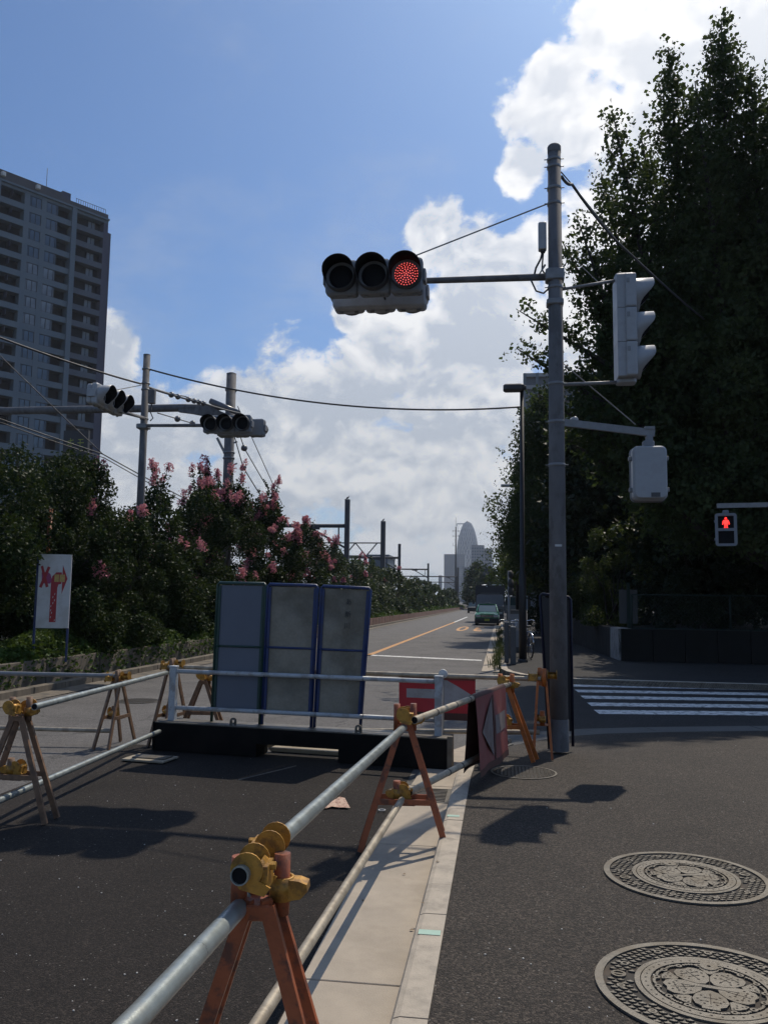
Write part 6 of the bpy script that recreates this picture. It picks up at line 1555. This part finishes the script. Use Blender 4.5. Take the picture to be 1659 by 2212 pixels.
def bush(label, c, rad, h, n, size, m, name='shrub', cat='shrub', sd=1, flowers=0, sprigs=10, group=None, base_z=None, nclump=26, fsize=.05, sprig_h=.7, hollow=.45):
    """mounded shrub: overlapping leafy clumps, upright sprigs on top, visible stems below, blossom heads"""
    global rng
    rng = np.random.default_rng(sd); rnd = random.Random(sd)
    bz = base_z if base_z is not None else c[2]
    t = thing(name, label, cat, (c[0], c[1], bz), 0, group)
    rx_, ry_ = rad; cl = []; H = h
    for k in range(nclump):
        a = rnd.uniform(0, 2 * PI); e = rnd.random() ** .6; zz = rnd.uniform(.12, 1.0)
        prof = math.sqrt(max(0.05, 1 - (max(0, zz - .45) / .6) ** 2))
        rr = prof * (.45 + .5 * e)
        cr = rnd.uniform(.20, .34) * min(rx_, H * .4) * (1.15 if zz < .6 else .9)
        cl.append((rx_ * rr * math.cos(a), ry_ * rr * math.sin(a), max(cr * .6, H * zz - cr * .8), cr))
    w = np.array([q[3] ** 2 for q in cl]); w /= w.sum(); ks = rng.choice(len(cl), n, p=w); CA = np.array(cl)[ks]
    d = rng.normal(size=(n, 3)); d /= np.linalg.norm(d, axis=1)[:, None]; rr = (hollow + (1 - hollow) * rng.random(n) ** .5) * (1 + .12 * rng.normal(size=n))
    pos = CA[:, :3] + d * (CA[:, 3] * rr)[:, None]
    parts = [pos]; stems = MB(); tips = []
    for k in range(sprigs):
        q = cl[rnd.randrange(len(cl))]
        if q[2] < H * .45: q = max(cl[rnd.randrange(len(cl))], q, key=lambda g_: g_[2])
        s = Vector((q[0] + rnd.uniform(-.3, .3) * q[3], q[1] + rnd.uniform(-.3, .3) * q[3], q[2] + q[3] * .6)); L = rnd.uniform(.4, 1.0) * sprig_h
        e = s + Vector((rnd.uniform(-.45, .45), rnd.uniform(-.45, .45), 1)).normalized() * L
        stems.path([s - Vector((0, 0, .3)), s.lerp(e, .5), e], [.010, .008, .004], 4, False)
        m__ = int(26 * L / .5); u = rng.random(m__); A_, B_ = np.array(s), np.array(e)
        parts.append(A_ + (B_ - A_) * u[:, None] + rng.normal(size=(m__, 3)) * (.035 + .05 * (1 - u))[:, None]); tips.append(e)
    pos = np.concatenate(parts); pos[:, 2] = np.maximum(pos[:, 2], .03)
    V, F, r = leafcloud(pos, size, .4, .1, .62); npmesh('foliage', V, F, M[m], t, r)
    for k in range(7):
        a = rnd.uniform(0, 2 * PI); q = cl[rnd.randrange(len(cl))]
        stems.path([(.25 * math.cos(a), .25 * math.sin(a), 0), (q[0] * .4, q[1] * .4, H * .35), (q[0], q[1], q[2])], [.035, .025, .01], 5, False)
    stems.build('stems', M['bark'], t)
    if flowers:
        P_ = []
        for k in range(flowers):
            if k < len(tips) * 0.6: c_ = np.array(tips[k]); L = .17; rad_ = .055
            else:
                q = cl[rnd.randrange(len(cl))]; dd_ = rng.normal(size=3); dd_[1] = -abs(dd_[1]); dd_[2] = abs(dd_[2]) * .8; dd_ /= np.linalg.norm(dd_)
                c_ = np.array(q[:3]) + dd_ * q[3] * 1.08; L = .13; rad_ = .07
            for g_ in range(rnd.choice((2, 3, 3, 4))):
                cc_ = c_ + rng.normal(size=3) * .09 if g_ else c_
                k_ = 42; u = rng.random(k_); P_.append(cc_ + np.stack([rng.normal(size=k_) * rad_ * (1.1 - u * .6), rng.normal(size=k_) * rad_ * (1.1 - u * .6), (u - .4) * L * 1.6], 1))
        V, F, r = leafcloud(np.concatenate(P_), fsize, .4, 0, .9); npmesh('blossom', V, F, M['flower'], t, r)
    return t
# terrace shrubs at the right
for i, (x, y, z, rx_, ry_, h, n, m_, lab) in enumerate([
    (3.6, 27.5, .8, 1.1, 1.3, 3.4, 9000, 'leaf_lit', 'pale green sunlit shrub behind the main pole'), (3.3, 31.5, .8, 1.0, 1.2, 2.6, 5000, 'leaf_lit', 'pale shrub at the far end of the stone wall'),
    (5.7, 25.2, .8, 1.5, 1.1, 2.9, 8000, 'leaf_wood', 'dark shrub behind the fence near the pale slabs'), (8.4, 25.0, .8, 1.6, 1.1, 2.9, 8000, 'leaf_wood', 'dark shrub behind the middle of the fence'),
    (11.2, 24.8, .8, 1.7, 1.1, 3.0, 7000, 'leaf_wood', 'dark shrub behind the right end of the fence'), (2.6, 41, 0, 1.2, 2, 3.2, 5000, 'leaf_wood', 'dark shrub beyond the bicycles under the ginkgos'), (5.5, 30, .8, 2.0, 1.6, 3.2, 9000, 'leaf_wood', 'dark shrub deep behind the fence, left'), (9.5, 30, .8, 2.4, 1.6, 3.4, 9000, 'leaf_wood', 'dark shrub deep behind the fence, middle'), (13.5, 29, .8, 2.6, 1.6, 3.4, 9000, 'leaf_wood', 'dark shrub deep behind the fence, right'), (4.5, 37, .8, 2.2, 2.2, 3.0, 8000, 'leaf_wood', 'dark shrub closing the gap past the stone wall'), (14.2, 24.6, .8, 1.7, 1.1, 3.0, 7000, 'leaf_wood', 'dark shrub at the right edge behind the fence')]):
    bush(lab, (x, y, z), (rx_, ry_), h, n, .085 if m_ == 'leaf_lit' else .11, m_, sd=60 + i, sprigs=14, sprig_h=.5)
# left hedge of crape myrtles
hedge = [
    (-10.1, 11.0, 4.2, 1.7, 1.7, 26000, 0, 'first dark shrub of the left hedge, partly outside the frame'),
    (-10.2, 14.2, 4.7, 1.8, 1.9, 44000, 1, 'dark shrub behind the white arrow board'),
    (-10.3, 17.4, 4.85, 2.0, 2.1, 46000, 2, 'big rounded dark shrub left of the slim pole'),
    (-10.0, 21.3, 4.2, 1.9, 2.1, 38000, 3, 'dark shrub at the foot of the slim pole'),
    (-8.95, 16.2, 3.3, 0.95, 1.2, 16000, 2, 'smaller dark shrub in front of the rounded one'),
    (-8.75, 18.2, 3.5, 0.9, 1.2, 20000, 3, 'dark shrub hiding the foot of the slim pole'),
    (-9.0, 22.6, 3.3, 1.0, 1.6, 14000, 3, 'dark shrub just right of the slim pole'),
    (-10.0, 25.2, 5.0, 1.9, 2.2, 36000, 30, 'shrub with upright sprigs and scattered pink flowers'),
    (-10.1, 29.0, 5.6, 1.9, 2.2, 32000, 65, 'shrub with pink flowers around the thick mast'),
    (-10.0, 33.2, 5.6, 1.9, 2.4, 28000, 85, 'shrub with the densest pink flowers right of the thick mast'),
    (-10.0, 38.5, 5.1, 2.0, 2.4, 16000, 55, 'pink flowered shrub above the middle panel'),
    (-10.1, 45, 4.8, 2.1, 2.8, 13000, 44, 'sparsely pink shrub above the right panel'),
    (-10.2, 53, 4.5, 2.2, 3.4, 11000, 14, 'shrub under the nearest square railway mast'),
    (-10.2, 62, 4.4, 2.2, 4.0, 9000, 6, 'grey green shrub under the lattice boom mast'),
    (-10.3, 73, 4.4, 2.3, 5.0, 8000, 4, 'grey green shrub just before the third railway mast'),
    (-10.4, 86, 4.3, 2.4, 6.0, 7000, 0, 'grey green shrub beyond the third railway mast'),
    (-10.6, 102, 4.2, 2.4, 7.5, 6000, 0, 'low grey green shrub beyond the low fence slats'),
    (-10.8, 122, 4.4, 2.5, 9.5, 5000, 0, 'far shrub of the hedge before the small mast'),
    (-11.0, 148, 4.2, 2.5, 12, 4500, 0, 'very far shrub near the end of the hedge'),
    (-11.2, 182, 4.2, 2.6, 18, 4000, 0, 'last shrub of the hedge at the road end')]
for i, (x, y, h, rx_, ry_, n, fl, lab) in enumerate(hedge):
    s = .075 if y < 20 else .085 + (y - 20) * .0022
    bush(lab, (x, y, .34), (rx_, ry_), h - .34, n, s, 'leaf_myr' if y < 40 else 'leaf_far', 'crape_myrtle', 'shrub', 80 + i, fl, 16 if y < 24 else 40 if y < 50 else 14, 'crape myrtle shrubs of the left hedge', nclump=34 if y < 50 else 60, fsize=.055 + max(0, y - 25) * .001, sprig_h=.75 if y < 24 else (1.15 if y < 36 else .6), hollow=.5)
# second layer closing the view behind the hedge
for i, (x, y, h, n) in enumerate([(-13.0, 13, 4.0, 9000), (-13.5, 18, 4.2, 9000), (-13.5, 24, 3.9, 8000), (-13.2, 31, 3.9, 7000), (-13, 40, 4.2, 5000)]):
    bush('dark backing shrub behind the left hedge, %s' % ['leftmost and lowest in the frame corner', 'behind the rounded shrub', 'behind the slim pole gap', 'behind the thick mast', 'behind the pink flowers'][i], (x, y, .34), (2.2, 3.2), h, n, .12, 'leaf_wood', sd=140 + i, sprigs=10, nclump=40)
# ground cover on the planter edge
def cover(name, label, x0, x1, y0, y1, z0, h, n, size, m, sd, dens=None):
    global rng
    rng = np.random.default_rng(sd); P_ = rng.random((n, 3)); x = x0 + (x1 - x0) * P_[:, 0]; y = y0 + (y1 - y0) * P_[:, 1]
    top = h * (.55 + .45 * np.sin(y * 1.7 + np.sin(y * .6) * 2) * np.cos(x * 2.3 + y * .9)) * (1 - .55 * ((x - x0) / (x1 - x0)) ** 3)
    z = z0 + top * (1 - P_[:, 2] ** 2.2)
    over = x > x1 - .22
    z = np.where(over, z - .32 * rng.random(n) * (x - x1 + .22) / .22 * 1.6, z)
    V, F, r = leafcloud(np.stack([x, y, z], 1), size, .4, .5, .75)
    o = npmesh(name, V, F, M[m], None, r); tag(o, label, 'ground cover', None, 'stuff'); return o
cover('ground_cover', 'bright green ivy like ground cover spilling over the left retaining wall', -9.4, -7.95, 4, 26, .34, .62, 36000, .085, 'leaf_ivy', 201)
cover('ground_cover', 'ground cover continuing along the verge beyond the panels', -9.6, -8.0, 26, 60, .34, .55, 26000, .12, 'leaf_ivy', 202)
cover('verge_grass', 'green verge plants along the distant low fence', -10.6, -8.1, 60, 190, .3, .7, 14000, .26, 'leaf_ivy', 203)
# distant trees over the end of the road
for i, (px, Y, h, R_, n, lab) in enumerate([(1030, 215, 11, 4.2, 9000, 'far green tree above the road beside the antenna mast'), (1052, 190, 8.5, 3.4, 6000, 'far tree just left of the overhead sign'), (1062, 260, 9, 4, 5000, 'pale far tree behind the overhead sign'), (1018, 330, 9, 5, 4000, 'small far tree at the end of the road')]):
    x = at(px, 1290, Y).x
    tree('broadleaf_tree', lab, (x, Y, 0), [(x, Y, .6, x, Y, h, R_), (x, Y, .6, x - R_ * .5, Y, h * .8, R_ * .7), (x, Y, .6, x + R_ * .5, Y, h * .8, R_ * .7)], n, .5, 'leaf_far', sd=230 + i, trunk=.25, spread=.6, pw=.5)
# weeds at the far kerb
def weeds(label, c, rx_, ry_, h, n, sd):
    rnd = random.Random(sd); t = thing('weeds', label, 'weeds', (c[0], c[1], c[2])); b = MB()
    for k in range(n):
        x, y = rnd.gauss(0, rx_), rnd.gauss(0, ry_); hh = h * rnd.uniform(.3, 1); dx, dy = rnd.uniform(-.35, .35) * hh, rnd.uniform(-.35, .35) * hh; w = .002 + .004 * rnd.random()
        b.add([(x - w, y, 0), (x + w, y, 0), (x + dx * .5 + w, y + dy * .5, hh * .6), (x + dx * .5 - w, y + dy * .5, hh * .6), (x + dx, y + dy, hh)], [(0, 1, 2, 3), (3, 2, 4)])
    o = b.build('blades', M['weed'], t); o['kind'] = 'stuff'
for i, (px, Y, h, n, lab) in enumerate([(1083, 24.5, .60, 200, 'tallest clump of weeds in the far gutter'), (1076, 21.3, .38, 170, 'low weeds spilling into the far gutter near the stop line'), (1081, 31, .55, 160, 'weeds further up the far kerb'), (1080, 41, .6, 140, 'weeds before the taxi at the far kerb')]):
    x = at(px, 1400, Y).x; weeds(lab, (x, Y, RZ), .10, .9, h, n, 300 + i)

# ================================================================ HAZE
mh = bpy.data.materials.new('haze'); mh.use_nodes = True; tn = NT(mh.node_tree); tn.n.clear()
vo = tn.node('ShaderNodeVolumePrincipled'); oo = tn.node('ShaderNodeOutputMaterial')
vo.inputs['Color'].default_value = (0.80, 0.88, 1.0, 1); vo.inputs['Density'].default_value = 0.00017; vo.inputs['Anisotropy'].default_value = 0.35
tn.l.new(vo.outputs[0], oo.inputs['Volume'])
b = MB(); b.bx(-4100, 4100, -80, 4600, -1.13, 225); hz_o = b.build('haze', mh, None, 'stuff'); hz_o['label'] = 'thin bluish air over the whole street'
for o in COL.objects:
    if '_o' in o: del o['_o']
